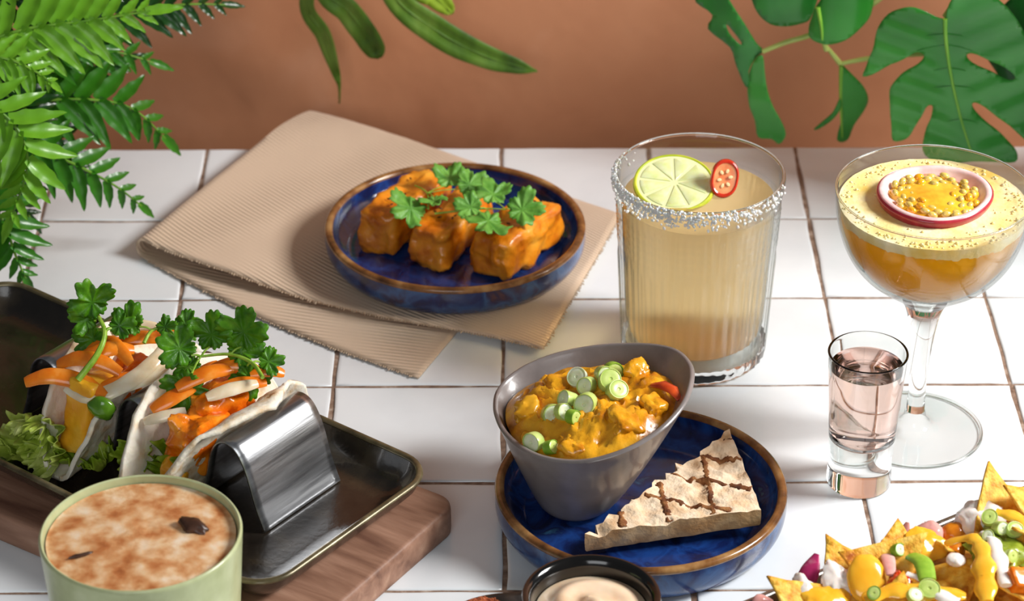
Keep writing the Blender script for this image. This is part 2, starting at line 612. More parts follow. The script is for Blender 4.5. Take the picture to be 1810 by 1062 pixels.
# ------------------------------------------------------------------ glazed fried pieces on the napkin plate
m_glazed = M('orange_glazed_crust', [(0.2, (120, 52, 6)), (0.38, (198, 104, 12)), (0.52, (230, 140, 26)), (0.75, (246, 176, 60))], s=0.55, detail=8, rough=0.3, bump=0.7, bs=2.5, coat=0.35, rvar=0.1, sss=0.15)
m_seed = M('dark_seed', [(0.3, (60, 28, 10)), (0.7, (96, 48, 16))], s=3, rough=0.4)
def tofu(label, front, ang, size, seed, tilt=(0, 0), taper=0.06):
    sx, sy, sz = size
    t = thing('fried_tofu', label, 'fried tofu', (front[0], front[1], 1.25), (R(tilt[0]), R(tilt[1]), ang), 'glazed pieces on the napkin plate')
    g = chunk(sx, sy, sz, 0.55, 0.42, 0.55, 20, seed, taper)
    g = ([(v[0], v[1] + sy / 2 - 0.4, v[2]) for v in g[0]], g[1])
    g = ([(v[0] + 0.10 * fr(v, 1.6, seed + 3), v[1], v[2] + 0.12 * fr(v, 1.3, seed)) for v in g[0]], g[1])
    mk('crust', g, m_glazed, t)
    rr = random.Random(int(seed * 10))
    for k in range(7):
        x, y = rr.uniform(-sx * 0.3, sx * 0.3), rr.uniform(0.4, sy - 1.5)
        mk('spice_flake', xf(blob(0.16, 0.08, 0.05, 0.2, 3, 1, k), (x, y, sz + 0.08), (0, 0, rr.uniform(0, 3))), m_seed, t)
    return t
tofu('long orange glazed tofu piece at the left of the blue plate', (-7.75, -16.5), R(-30), (2.7, 7.2, 2.9), 1.0)
tofu('middle orange glazed tofu piece between two others', (-4.5, -18.2), R(-27), (2.9, 7.0, 2.7), 2.0)
tofu('orange glazed tofu piece at the right, leaning back on the plate', (-0.65, -19.3), R(-33), (3.0, 6.6, 2.8), 3.0)

# ------------------------------------------------------------------ coriander
m_cor = M('coriander_leaf', [(0.3, (48, 104, 10)), (0.55, (86, 148, 20)), (0.8, (130, 182, 44))], s=1.2, rough=0.4, bump=0.4, bs=4, transl=0.25)
m_corb = M('bright_coriander_leaf', [(0.3, (84, 148, 46)), (0.55, (120, 180, 74)), (0.8, (152, 204, 104))], s=1.2, rough=0.45, bump=0.4, bs=4, transl=0.25)
m_stem = M('coriander_stem', [(0.3, (122, 170, 40)), (0.7, (176, 210, 84))], s=2, rough=0.35, transl=0.1)

def cor_r(a, seed):
    a = (a + PI) % (2 * PI) - PI
    l = 0.30
    k = 0.06 * math.sin(seed * 3)
    for c, hgt, w in ((0, 0.30 + k, 0.52), (1.30, 0.25 - k, 0.58), (-1.30, 0.27 + k, 0.58), (2.55, 0.06, 0.5), (-2.55, 0.08, 0.5)):
        l = max(l, 0.30 + hgt * math.exp(-((a - c) / w) ** 4))
    t = abs(math.sin(9.5 * a + 0.8 * math.sin(3 * a + seed)))
    return l * (0.92 + 0.13 * t + 0.05 * math.sin(4 * a + seed))

def cor_leaf(seed, cup=0.25):
    g = polar_leaf(lambda a: cor_r(a, seed), lambda x, y, a, f: cup * (x * x + 0.7 * (y - 0.45) ** 2) + 0.035 * math.cos(5 * a + seed) * f + 0.05 * math.sin(7 * x + seed) + 0.03 * math.cos(9 * a) * f, 104)
    return g

def sprig(label, stem, leaves, group, mat=m_cor, sr=0.09, name='coriander_sprig', cat='herb'):
    """stem: list of points; leaves: (base point, direction to the tip, facing normal, size)"""
    b = stem[0]
    t = thing(name, label, cat, b, group=group)
    rel = lambda p: (p[0] - b[0], p[1] - b[1], p[2] - b[2])
    sp = smoothprof([rel(p) for p in stem], 5)
    mk('stem', tube(sp, [sr * (1.15 - 0.55 * i / len(sp)) for i in range(len(sp))], 8), m_stem, t)
    tip = stem[-1]
    for k, (base, d, nrm, size) in enumerate(leaves):
        # local leaf: +y is the tip direction, +z the upper face
        y = Vector(d).normalized()
        z = Vector(nrm)
        z = (z - y * z.dot(y)).normalized()
        x = y.cross(z)
        m = Matrix((x, y, z)).transposed().to_4x4()
        m.translation = Vector(rel(base))
        g = xm(xf(cor_leaf(k * 1.7 + base[0]), sc=size), m)
        o = mk('leaf', g, mat, t, solid=0.03, smooth=60)
        # short stalk from the nearest stem point to the leaf
        near = min(stem, key=lambda p: (Vector(p) - Vector(base)).length)
        q0, q1 = Vector(rel(near)), Vector(rel(base)) + y * (0.15 * size)
        if (q1 - q0).length > 0.05:
            mk('leaf_stalk', tube(smoothprof([tuple(q0), tuple((q0 + q1) / 2 + Vector((0, 0, 0.08))), tuple(q1)], 3), sr * 0.55, 6), m_stem, o)
    return t
UPN = (0.05, -0.55, 0.8)
GC = 'coriander on the glazed tofu'
sprig('pale coriander sprig with three leaves lying across the left and middle tofu', [(-4.6, -16.5, 4.4), (-4.7, -14.9, 4.65), (-5.5, -13.6, 4.5)],
      [((-4.8, -16.0, 4.5), (-1.0, -0.75, 0.0), UPN, 2.6), ((-4.3, -15.3, 4.7), (0.1, -0.9, 0.1), UPN, 1.7), ((-3.6, -14.6, 4.75), (0.35, 1.0, 0.3), UPN, 2.3), ((-2.9, -14.9, 4.8), (1.0, 0.55, 0.2), UPN, 2.1)], GC, m_corb, 0.06)
sprig('pale coriander sprig with four leaves on the right tofu piece', [(-4.2, -16.9, 4.3), (-2.6, -16.9, 4.5), (-1.0, -17.0, 4.7), (0.2, -17.3, 4.8)],
      [((-1.1, -17.3, 4.8), (-0.8, 0.1, 0.15), UPN, 1.9), ((-0.6, -17.6, 4.75), (-0.25, -1.0, -0.05), UPN, 2.6), ((-0.3, -17.0, 4.85), (-0.25, 0.9, 0.3), UPN, 2.3), ((0.1, -17.3, 4.8), (1.0, -0.05, 0.05), UPN, 2.5)], GC, m_corb, 0.06)
# ------------------------------------------------------------------ slanted grey bowl with curry
m_grey = M('grey_glazed_bowl', [(0.3, (110, 102, 100)), (0.55, (134, 126, 124)), (0.8, (148, 140, 138))], s=0.35, detail=6, rough=0.28, coat=0.25, bump=0.05, bs=4)
RIM = [(-0.57, -40.31, 5.25), (-0.42, -38.84, 5.29), (0.28, -37.59, 5.48), (1.55, -36.7, 5.82), (3.38, -36.31, 6.31), (5.48, -36.57, 6.88), (7.4, -37.28, 7.4), (8.74, -38.08, 7.76), (9.65, -39.06, 8.0), (10.18, -40.45, 8.15), (10.27, -41.88, 8.17), (9.91, -43.72, 8.08), (9.3, -45.06, 7.91), (8.31, -46.33, 7.64), (6.95, -47.31, 7.28), (5.62, -47.71, 6.92), (4.31, -47.7, 6.56), (3.0, -47.17, 6.21), (1.7, -46.13, 5.86), (0.64, -44.63, 5.57), (-0.09, -42.99, 5.37), (-0.43, -41.62, 5.28)]
RIM = RIM[::-1]
BZ = 0.62
BC = (3.85, -43.0)
def closed_smooth(pts, k):
    n = len(pts)
    ext = [pts[-1]] + list(pts) + [pts[0], pts[1]]
    return smoothprof(ext, k)[k:k + n * k]
rim = closed_smooth(RIM, 4)
rim_rel = [(p[0] - BC[0], p[1] - BC[1], p[2] - BZ) for p in rim]
NB = len(rim_rel)
def bowl_ring(t, inset=0.0, zoff=0.0):
    out = []
    for p in rim_rel:
        a = math.atan2(p[1], p[0])
        bx, by = 1.75 * math.cos(a), 1.75 * math.sin(a)
        s = t ** 0.78
        x, y = bx + (p[0] - bx) * s, by + (p[1] - by) * s
        d = math.hypot(x, y)
        k = max(0.0, d - inset) / d
        out.append((x * k, y * k, p[2] * t + zoff))
    return out
bowl = thing('slanted_bowl', 'grey glazed bowl with a slanted egg-shaped rim holding yellow curry', 'bowl', (BC[0], BC[1], BZ))
rings = [bowl_ring(0.0, 0.5, 0.12), bowl_ring(0.0, 0.25, 0.0), bowl_ring(0.0, 0.06, 0.03), bowl_ring(0.02, 0, 0.08)]
rings += [bowl_ring(t) for t in (0.07, 0.14, 0.22, 0.32, 0.43, 0.55, 0.67, 0.79, 0.9, 0.96)]
rings += [bowl_ring(1.0, -0.03, 0.0), bowl_ring(1.0, 0.03, 0.09), bowl_ring(1.0, 0.14, 0.13), bowl_ring(1.0, 0.25, 0.09), bowl_ring(1.0, 0.31, -0.02)]
rings += [bowl_ring(t, 0.36, 0.0) for t in (0.95, 0.88, 0.78, 0.66, 0.54, 0.42, 0.3, 0.2)] + [bowl_ring(0.12, 0.5, 0.1)]
mk('body', loft(rings), m_grey, bowl)

m_curry = M('yellow_curry', [(0.22, (136, 72, 8)), (0.38, (204, 126, 14)), (0.52, (234, 164, 28)), (0.7, (244, 184, 48)), (0.85, (222, 140, 46))], s=0.7, detail=8, rough=0.26, bump=0.6, bs=2.2, coat=0.4, rvar=0.08)
TC = 0.86
cring = bowl_ring(TC, 0.40)
cc = tuple(sum(p[q] for p in cring) / NB for q in range(3))
def curry_z(x, y, f):
    base = cc[2] + 0.27 * (x - cc[0]) * TC
    dome = 1.25 * (1 - f ** 2.6)
    lump = 0.5 * noise.noise(Vector((x * 0.75, y * 0.75, 1.3))) + 0.42 * abs(noise.noise(Vector((x * 1.7, y * 1.7, 4)))) + 0.2 * noise.noise(Vector((x * 3.4, y * 4, 9)))
    return base + dome + lump * min(1.0, (1 - f) * 5 + 0.15)
crs = []
FR = [1.0, 0.985, 0.96, 0.93, 0.89, 0.85] + [0.8 - 0.04 * i for i in range(20)]
for f in FR:
    crs.append([(cc[0] + (p[0] - cc[0]) * f, cc[1] + (p[1] - cc[1]) * f, curry_z(cc[0] + (p[0] - cc[0]) * f, cc[1] + (p[1] - cc[1]) * f, f)) for p in cring])
low = [[(p[0] * 0.93, p[1] * 0.93, p[2]) for p in bowl_ring(0.5, 0.5)]] + [[(p[0], p[1], p[2]) for p in bowl_ring(0.7, 0.42)]]
curry = mk('curry', loft(low + crs), m_curry, None, (BC[0], BC[1], BZ), label='chunky yellow vegetable curry filling the grey bowl', cat='curry')
def on_curry(X, Y, dz=0.0):
    x, y = X - BC[0], Y - BC[1]
    a = math.atan2(y - cc[1], x - cc[0])
    best = min(cring, key=lambda p: abs((math.atan2(p[1] - cc[1], p[0] - cc[0]) - a + PI) % (2 * PI) - PI))
    f = math.hypot(x - cc[0], y - cc[1]) / max(1e-6, math.hypot(best[0] - cc[0], best[1] - cc[1]))
    return curry_z(x, y, min(f, 1.0)) + BZ + dz

m_soW = M('spring_onion_white', [(0.3, (214, 224, 160)), (0.6, (238, 242, 214))], s=1.5, rough=0.35, sss=0.3, coat=0.2)
m_soG = M('spring_onion_green', [(0.3, (176, 200, 92)), (0.7, (208, 222, 136))], s=1.5, rough=0.35, sss=0.2, coat=0.2)
m_soD = M('spring_onion_dark_green', [(0.3, (110, 160, 34)), (0.7, (150, 190, 62))], s=1.5, rough=0.35, coat=0.2)
def onion_slice(label, loc, r, h, rot, mats, group, hollow=0.18, arc=None):
    t = thing('spring_onion_slice', label, 'spring onion', loc, rot, group)
    n = 22
    pr = [(r * 0.97, 0.0), (r, 0.05), (r, h - 0.05), (r * 0.97, h), (r * 0.90, h), (r * 0.88, h - 0.04), (r * 0.88, 0.04), (r * 0.90, 0.0)]
    mk('skin', lathe(pr, n, rf=lambda a, z, q: 0.05 * r * math.sin(2 * a + loc[0]) , closed=True), mats[0], t)
    ins = [(r * 0.6, 0.01), (r * 0.875, 0.02), (r * 0.875, h - 0.04), (r * 0.7, h - 0.005), (r * 0.45, h - 0.015), (r * hollow, h - 0.02), (r * hollow * 0.6, h - 0.07)]
    mk('core', lathe(ins, n, rf=lambda a, z, q: 0.05 * q * math.sin(2 * a + loc[0])), mats[1], t)
    return t
GS = 'spring onion slices on the curry'
SO = [  # x, y, z, radius, height, rotation, materials, words
    (5.85, -39.5, 0.62, 0.5, (70, 12, 20), (m_soD, m_soG), 'dark green spring onion slice standing at the back of the curry'),
    (5.35, -40.5, 0.52, 0.8, (60, -20, 30), (m_soG, m_soW), 'pale spring onion slice leaning behind the two overlapping discs'),
    (5.65, -41.5, 0.62, 0.6, (35, 15, 0), (m_soG, m_soG), 'upper of two overlapping pale green onion discs on the curry'),
    (5.98, -42.2, 0.58, 0.6, (30, 25, 0), (m_soG, m_soG), 'lower of two overlapping pale green onion discs on the curry'),
    (4.1, -40.4, 0.60, 0.35, (25, -30, 0), (m_soW, m_soW), 'whitish flat onion slice at the upper left on the curry'),
    (4.65, -41.3, 0.48, 0.7, (65, 10, -35), (m_soG, m_soW), 'small light green onion slice in the middle of the curry'),
    (3.75, -42.3, 0.48, 0.8, (55, -15, -50), (m_soG, m_soW), 'yellow green onion slice left of the bright white slice'),
    (4.5, -42.9, 0.60, 0.8, (65, 25, -30), (m_soG, m_soW), 'bright white spring onion slice in the centre of the curry'),
    (2.6, -42.6, 0.62, 0.7, (60, -20, 25), (m_soG, m_soW), 'large whitish onion slice at the left of the curry'),
    (3.05, -43.3, 0.48, 0.5, (60, 20, 25), (m_soG, m_soW), 'onion slice tucked right against the large whitish slice'),
    (3.5, -43.9, 0.42, 0.5, (80, 0, 50), (m_soD, m_soG), 'small dark green onion ring beside the whitish slices'),
    (1.75, -44.4, 0.55, 0.55, (75, 0, -40), (m_soG, m_soW), 'light green onion slice at the front left edge of curry'),
    (2.3, -45.1, 0.42, 0.5, (60, 0, 60), (m_soD, m_soG), 'darker green onion bit at the front edge of the curry'),
]
for x, y, r, h, ro, mm, lab in SO:
    onion_slice(lab, (x, y, on_curry(x, y, 0.12)), r, h, tuple(R(a) for a in ro), mm, GS)
m_pep = M('red_pepper', [(0.3, (168, 40, 14)), (0.7, (214, 84, 30))], s=1, rough=0.25, coat=0.4)
mk('red_pepper_strip', tube([(-0.75, 0.5, 0), (-0.2, 0.15, 0.25), (0.35, -0.3, 0.2), (0.7, -0.8, -0.1)], [0.2, 0.36, 0.36, 0.2], 10, 0.5), m_pep, None, (8.75, -42.3, on_curry(8.75, -42.3, 0.25)),
   label='red pepper strip at the right edge of the curry', cat='pepper')
m_veg = M('yellow_vegetable', [(0.3, (210, 140, 16)), (0.7, (240, 184, 48))], s=0.8, rough=0.3, coat=0.3, sss=0.2)
for k, (x, y, sz, lab) in enumerate([(1.3, -41.6, (1.5, 1.2, 0.9), 'yellow vegetable cube at the left edge of the curry'), (3.3, -40.0, (1.9, 1.5, 1.0), 'orange vegetable chunk at the back of the curry'),
                                    (7.2, -40.2, (1.4, 1.2, 1.2), 'pointed yellow vegetable chunk at the back right of curry'),
    (1.3, -43.6, (1.3, 1.0, 0.7), 'small orange chunk by the left front wall of the bowl'), (6.4, -44.6, (2.0, 1.6, 0.9), 'large soft chunk under sauce at the front of the curry'), (7.9, -43.4, (1.5, 1.3, 0.9), 'soft sauced chunk at the right front of the curry'), (3.6, -45.6, (1.5, 1.2, 0.8), 'sauced chunk at the very front of the curry')]):
    mk('vegetable_chunk', chunk(*sz, r=0.32, amp=0.3, s=1.3, n=11, seed=k + 4.2), m_veg if k == 0 else m_curry, None, (x, y, on_curry(x, y, -0.55)), (R(12), R(-8), R(25 * k)), label=lab, cat='vegetable', group='vegetable chunks in the curry')

# ------------------------------------------------------------------ grilled toast triangle
m_bread = M('toasted_crumb', [(0.25, (186, 136, 88)), (0.40, (226, 192, 154)), (0.6, (240, 218, 190)), (0.8, (232, 204, 168))], s=0.9, detail=8, rough=0.85, bump=1.0, bs=3.5)
m_crust = M('bread_crust', [(0.3, (190, 138, 84)), (0.6, (222, 182, 130)), (0.8, (234, 202, 156))], s=0.8, rough=0.75, bump=0.6, bs=3)
m_char = M('grill_char', [(0.3, (70, 34, 12)), (0.5, (116, 64, 26)), (0.7, (176, 122, 72))], s=1.6, rough=0.8, bump=0.8, bs=6)
# corner points of the lower face (absolute), plane tilts up towards the far corner
TA, TB, TCn = Vector((4.3, -47.9, 0.95)), Vector((13.8, -46.1, 1.35)), Vector((12.6, -39.2, 1.85))
ex = (TB - TA).normalized()
nz_ = ex.cross(TCn - TA).normalized()
ey = nz_.cross(ex)
tb_l = (TB - TA).length
tc_x, tc_y = (TCn - TA).dot(ex), (TCn - TA).dot(ey)
def tedge(t, seed):
    return 0.22 * fr((t * 9, seed, 0), 0.9, seed) 
outl = []
for k in range(26): outl.append((tb_l * k / 26, 0.06 * fr((k, 0, 0), 0.5, 1)))
for k in range(20):
    t = k / 20
    outl.append((tb_l + (tc_x - tb_l) * t + 0.05 * fr((k, 1, 0), .6, 2), tc_y * t))
for k in range(34):
    t = k / 34
    w = 0.32 * math.sin(k * 1.7) * math.sin(k * 0.63) + 0.25 * fr((k, 3, 0), 0.8, 3)
    w *= min(1, k / 3, (34 - k) / 3)
    outl.append((tc_x * (1 - t) - w * tc_y / 12, tc_y * (1 - t) + w * tc_x / 12))
TH = 1.2
def bread_h(x, y):
    return TH + 0.16 * fr((x, y, 0), 1.3, 5) - 0.5 * max(0, fr((x, y, 0), 0.8, 8)) + 0.08 * fr((x, y, 0), 4.0, 2) 
top = cdt_leaf(outl, step=0.22, bend=lambda x, z: 0.0)
n_o = len(outl)
topv = [(x, z, bread_h(x, z)) for x, _, z in top[0]]
cx_, cy_ = tb_l * 0.6, tc_y * 0.33
side_rings = [[(cx_ + (x - cx_) * k, cy_ + (y - cy_) * k, z if z is not None else bread_h(x, y)) for x, y in outl] for z, k in ((0.0, 0.985), (0.15, 1.0), (0.7, 1.004), (None, 1.0))]
mt = Matrix((ex, ey, nz_)).transposed().to_4x4()
toast = thing('toast', 'triangle of grill-marked toast lying on the blue plate', 'toast', tuple(TA))
mk('crust', xm(loft(side_rings, True, False), mt), m_crust, toast)
fl = [tuple(reversed(f)) for f in top[1]]
vchk = topv
nrm = (Vector(vchk[fl[0][1]]) - Vector(vchk[fl[0][0]])).cross(Vector(vchk[fl[0][2]]) - Vector(vchk[fl[0][0]]))
if nrm.z < 0: fl = top[1]
mk('crumb', xm((topv, fl), mt), m_bread, toast, smooth=70)
def in_tri(x, y):
    if y < 0.12: return False
    if (tc_x - tb_l) * y - (x - tb_l) * tc_y < 0.1: return False
    return tc_x * y - x * tc_y < -0.9
def grill(p0, p1, w):
    p0, p1 = Vector(p0), Vector(p1)
    d = (p1 - p0); n = int(d.length / 0.16)
    s = Vector((-d.y, d.x)).normalized()
    V, F = [], []
    row = 0
    for i in range(n + 1):
        c = p0 + d * (i / n)
        if not in_tri(c.x, c.y) or fr((c.x, c.y, 5), 1.3, 6) > 0.8:
            row = 0
            continue
        ww = w * (0.55 + 1.1 * abs(fr((c.x, c.y, 2), 2.2, 3)))
        for k in (-1, -0.33, 0.33, 1):
            q = c + s * (ww * k)
            V.append((q.x, q.y, bread_h(q.x, q.y) + (0.035 if abs(k) < .5 else -0.02)))
        row += 1
        if row > 1:
            o = len(V) - 8
            for k in range(3):
                F.append((o + k, o + k + 1, o + 5 + k, o + 4 + k))
    return (V, F)
for p0, p1 in (((2.6, 3.2), (9.5, -0.6)), ((4.4, 4.6), (12.0, 0.4)), ((6.2, 6.2), (12.0, 2.9)), ((7.6, 7.4), (12.0, 4.9)),
               ((2.0, -0.5), (2.7, 4.0)), ((4.6, -0.5), (5.0, 5.0)), ((7.0, -0.5), (8.0, 6.5)), ((0.5, -0.3), (0.6, 1.5))):
    g = grill(p0, p1, 0.2)
    if g[1]:
        mk('grill_mark', xm(g, mt), m_char, toast, solid=0.03)
# ------------------------------------------------------------------ glasses and drinks
def glass_mat(name, tint=(255, 255, 255), rough=0.0, ior=1.46):
    m = M(name, tint, rough=rough, trans=1.0, ior=ior, spec=0.5)
    return m
m_glass = glass_mat('clear_glass', (250, 253, 252))
def thin_glass(name):
    m = bpy.data.materials.new(name)
    m.use_nodes = True
    nt = m.node_tree
    N, L = nt.nodes, nt.links
    N.remove(N['Principled BSDF'])
    tr_ = N.new('ShaderNodeBsdfTransparent')
    tcm = N.new('ShaderNodeMix'); tcm.data_type = 'RGBA'
    tcm.inputs[6].default_value = (0.985, 0.99, 0.988, 1)
    tcm.inputs[7].default_value = (0.60, 0.64, 0.62, 1)
    L.new(tcm.outputs[2], tr_.inputs[0])
    gl = N.new('ShaderNodeBsdfGlossy')
    gl.inputs['Roughness'].default_value = 0.03
    lw = N.new('ShaderNodeLayerWeight')
    lw.inputs['Blend'].default_value = 0.5
    pw = N.new('ShaderNodeMath'); pw.operation = 'POWER'; pw.inputs[1].default_value = 4.0
    fz = N.new('ShaderNodeMath'); fz.operation = 'MULTIPLY_ADD'; fz.inputs[1].default_value = 0.75; fz.inputs[2].default_value = 0.035
    L.new(lw.outputs['Facing'], pw.inputs[0])
    L.new(pw.outputs[0], fz.inputs[0])
    pw2 = N.new('ShaderNodeMath'); pw2.operation = 'POWER'; pw2.inputs[1].default_value = 2.5
    L.new(lw.outputs['Facing'], pw2.inputs[0])
    L.new(pw2.outputs[0], tcm.inputs[0])
    nz = N.new('ShaderNodeTexNoise')
    nz.inputs['Scale'].default_value = 40
    bp = N.new('ShaderNodeBump')
    bp.inputs['Strength'].default_value = 0.03
    L.new(nz.outputs['Fac'], bp.inputs['Height'])
    L.new(bp.outputs[0], gl.inputs['Normal'])
    mx = N.new('ShaderNodeMixShader')
    L.new(fz.outputs[0], mx.inputs[0])
    L.new(tr_.outputs[0], mx.inputs[1])
    L.new(gl.outputs[0], mx.inputs[2])
    L.new(mx.outputs[0], N['Material Output'].inputs['Surface'])
    return m
m_thin = thin_glass('thin_clear_glass')
m_pink = glass_mat('pink_drink', (255, 222, 212), 0.0, 1.34)
m_cloudy = M('cloudy_pale_drink', [(0.3, (255, 222, 158)), (0.7, (255, 232, 180))], s=0.12, detail=2, rough=0.35, trans=0.8, ior=1.2)
m_salt = M('salt', (244, 244, 240), rough=0.4, sss=0.3)

TX, TY = 11.45, -26.0
tumb = thing('tumbler_glass', 'fluted tumbler of cloudy pale drink with a salted rim', 'glass', (TX, TY, 0.0))
def flute(a, z, r):
    if r < 4.0 or z < 0.3: return 0.0
    if z < 7.3:
        k = min(1, (z - 0.3) / 0.8) * min(1, (7.3 - z) / 0.5)
        return 0.055 * k * math.cos(40 * a)
    if 7.5 < z < 10.2:
        k = min(1, (z - 7.5) / 0.3) * min(1, (10.2 - z) / 0.3)
        return 0.06 * k * math.cos(30 * a + z * 6.0) * math.cos(30 * a - z * 6.0)
    return 0.0
basep = [(0.01, 0.12), (3.4, 0.12), (3.8, 0.0), (4.1, 0.03), (4.26, 0.25), (4.3, 0.6), (4.32, 1.02), (4.0, 1.04), (0.01, 1.04)]
mk('glass_base', lathe(basep, 120, rf=lambda a, z, r: 0.05 * math.cos(40 * a) if r > 4.2 else 0.0), m_glass, tumb, smooth=60)
outp = [(4.0, 1.06), (4.25, 1.06)]
zz = 1.1
while zz <= 10.3:
    outp.append((4.28 + 0.052 * zz, zz))
    zz += 0.18
outp += [(4.80, 10.4), (4.72, 10.55), (4.74, 10.7), (4.88, 11.0), (4.97, 11.5), (5.0, 11.95), (4.96, 12.08), (4.87, 12.12), (4.78, 12.06)]
inp = [(4.74, 11.7), (4.62, 11.0), (4.5, 10.4), (4.38, 8.0), (4.22, 5.0), (4.1, 2.6), (3.95, 1.6), (3.92, 1.06)]
mk('glass_wall', lathe(outp + inp, 240, rf=flute, closed=True), m_thin, tumb, smooth=60)
liqp = [(0.01, 1.10), (3.25, 1.18), (3.83, 1.64), (4.02, 2.6), (4.14, 5.0), (4.25, 7.2), (4.27, 7.4)] + [(4.28 + 0.04 * (k / 3), 7.6 + 0.2 * k / 1.0) for k in range(13)] + [(4.42, 10.3), (4.44, 10.42), (4.3, 10.40), (0.01, 10.38)]
mk('margarita_drink', lathe(liqp, 240, rf=lambda a, z, r: 0.55 * flute(a, z, r + 0.3) if 1.6 < z < 10.3 else 0.0), m_cloudy, None, (TX, TY, 0), label='cloudy pale yellow drink inside the fluted tumbler', cat='drink')
mk('lip', lathe([(4.88 + 0.1 * math.cos(2 * PI * i / 10), 12.04 + 0.09 * math.sin(2 * PI * i / 10)) for i in range(10)], 120, closed=True), m_glass, tumb)
rs = random.Random(5)
gs = []
for k in range(900):
    a = R(rs.triangular(135, 345, 215))
    z = 12.1 - abs(rs.gauss(0, 0.5))
    if z < 10.75: continue
    rr = (5.02 if z < 12 else 4.9) - max(0, (11.5 - z)) * 0.14 + rs.uniform(-0.02, 0.06)
    s = rs.uniform(0.045, 0.115)
    V, F = ico(1)
    c = (rr * math.cos(a), rr * math.sin(a), z)
    e = Euler((rs.uniform(0, 3), rs.uniform(0, 3), rs.uniform(0, 3))).to_matrix()
    gs.append(([tuple(e @ Vector((v[0] * s * 1.2, v[1] * s, v[2] * s * 0.8)) + Vector(c)) for v in V], F))
mk('salt_rim', join(*gs), m_salt, tumb, smooth=0, kind='stuff')

# lime slice and chilli slice floating on the drink
m_limep = M('lime_peel', [(0.3, (150, 178, 30)), (0.7, (214, 214, 62))], s=1, rough=0.3, coat=0.2)
m_limef = M('lime_flesh', [(0.3, (226, 230, 150)), (0.7, (240, 240, 190))], s=2, rough=0.2, sss=0.4, coat=0.4)
m_pith = M('lime_pith', (236, 238, 180), rough=0.5, sss=0.2)
lime = thing('lime_slice', 'round lime slice floating in the salted tumbler', 'lime', (10.05, -25.1, 10.62), (R(16), R(-3), R(10)))
mk('peel', lathe([(2.28, 0), (2.38, 0.05), (2.42, 0.2), (2.38, 0.36), (2.28, 0.4), (2.2, 0.36), (2.2, 0.04)], 64, closed=True), m_limep, lime)
mk('pith', lathe([(2.22, 0.02), (2.22, 0.36), (0.01, 0.36)], 64), m_pith, lime)
for k in range(9):
    a0, a1 = 2 * PI * k / 9 + 0.05, 2 * PI * (k + 1) / 9 - 0.05
    am = (a0 + a1) / 2
    o2 = [(0.2 * math.cos(am), 0.2 * math.sin(am))] + [(2.02 * math.cos(a0 + (a1 - a0) * i / 8), 2.02 * math.sin(a0 + (a1 - a0) * i / 8)) for i in range(9)]
    cxm, cym = 1.3 * math.cos(am), 1.3 * math.sin(am)
    rg = [[(cxm + (x - cxm) * s, cym + (y - cym) * s, z) for x, y in o2] for z, s in ((0.3, 1.0), (0.39, 0.97), (0.42, 0.85))]
    mk('segment', loft(rg), m_limef, lime)
m_chil = M('red_chilli_skin', [(0.3, (200, 40, 22)), (0.7, (228, 72, 44))], s=1, rough=0.2, coat=0.5)
m_chif = M('chilli_flesh', [(0.3, (236, 120, 74)), (0.7, (250, 176, 120))], s=2, rough=0.3, sss=0.3)
m_chis = M('chilli_seed', (250, 224, 170), rough=0.4)
chil = thing('chilli_slice', 'red chilli slice standing against the lime slice', 'chilli', (12.75, -26.0, 10.5), (R(62), R(12), R(0)))
el = lambda a, z, r: 0.16 * r * math.cos(2 * (a - PI / 2))
up = 1.05
mk('skin', xf(lathe([(0.86, -0.3), (0.96, -0.2), (1.0, 0.0), (0.95, 0.18), (0.86, 0.22), (0.78, 0.18), (0.78, -0.3)], 40, rf=el, closed=True), (0, up, 0)), m_chil, chil)
mk('flesh', xf(lathe([(0.8, -0.25), (0.8, 0.16), (0.55, 0.12), (0.01, 0.06)], 40, rf=el), (0, up, 0)), m_chif, chil)
for k in range(6):
    a = k * 1.05 + 0.3
    mk('seed', xf(blob(0.16, 0.11, 0.06, 0, 1, 1), (0.33 * math.cos(a), up + 0.45 * math.sin(a), 0.15), (0, 0, a)), m_chis, chil)

# coupe with orange drink
CX, CY = 23.6, -34.9
coupe = thing('coupe_glass', 'stemmed coupe glass holding a foamy orange cocktail', 'glass', (CX, CY, 0.0))
footp = smoothprof([(0.01, 0.02), (2.0, 0.02), (3.75, 0.0), (3.92, 0.08), (3.85, 0.17), (2.5, 0.22), (1.2, 0.42), (0.72, 0.85), (0.56, 1.5)], 4)
mk('foot', lathe(footp, 96), m_thin, coupe)
mk('foot_rim', lathe([(3.86 + 0.09 * math.cos(2 * PI * i / 10), 0.1 + 0.08 * math.sin(2 * PI * i / 10)) for i in range(10)], 96, closed=True), m_glass, coupe)
stemp = smoothprof([(0.56, 1.45), (0.5, 2.2), (0.52, 4.0), (0.66, 6.0), (0.92, 7.8), (1.25, 8.7)], 4)
mk('stem', lathe(stemp, 64), m_glass, coupe)
bo = smoothprof([(1.25, 8.65), (1.7, 9.15), (2.6, 9.8), (3.7, 10.7), (4.6, 12.0), (5.15, 13.6), (5.36, 15.0), (5.4, 15.66)], 5)
bi = smoothprof([(5.28, 15.66), (5.24, 15.0), (5.03, 13.65), (4.48, 12.1), (3.58, 10.82), (2.45, 9.92), (1.2, 9.35), (0.01, 9.2)], 5)
mk('bowl', lathe([(0.01, 8.6)] + bo + [(5.37, 15.72), (5.31, 15.72)] + bi, 120), m_thin, coupe, smooth=60)
mk('lip', lathe([(5.34 + 0.065 * math.cos(2 * PI * i / 10), 15.7 + 0.06 * math.sin(2 * PI * i / 10)) for i in range(10)], 120, closed=True), m_glass, coupe)
m_juice = M('orange_cocktail', [(0.3, (255, 202, 34)), (0.7, (255, 210, 48))], s=0.15, detail=2, rough=0.2, transl=0.6)
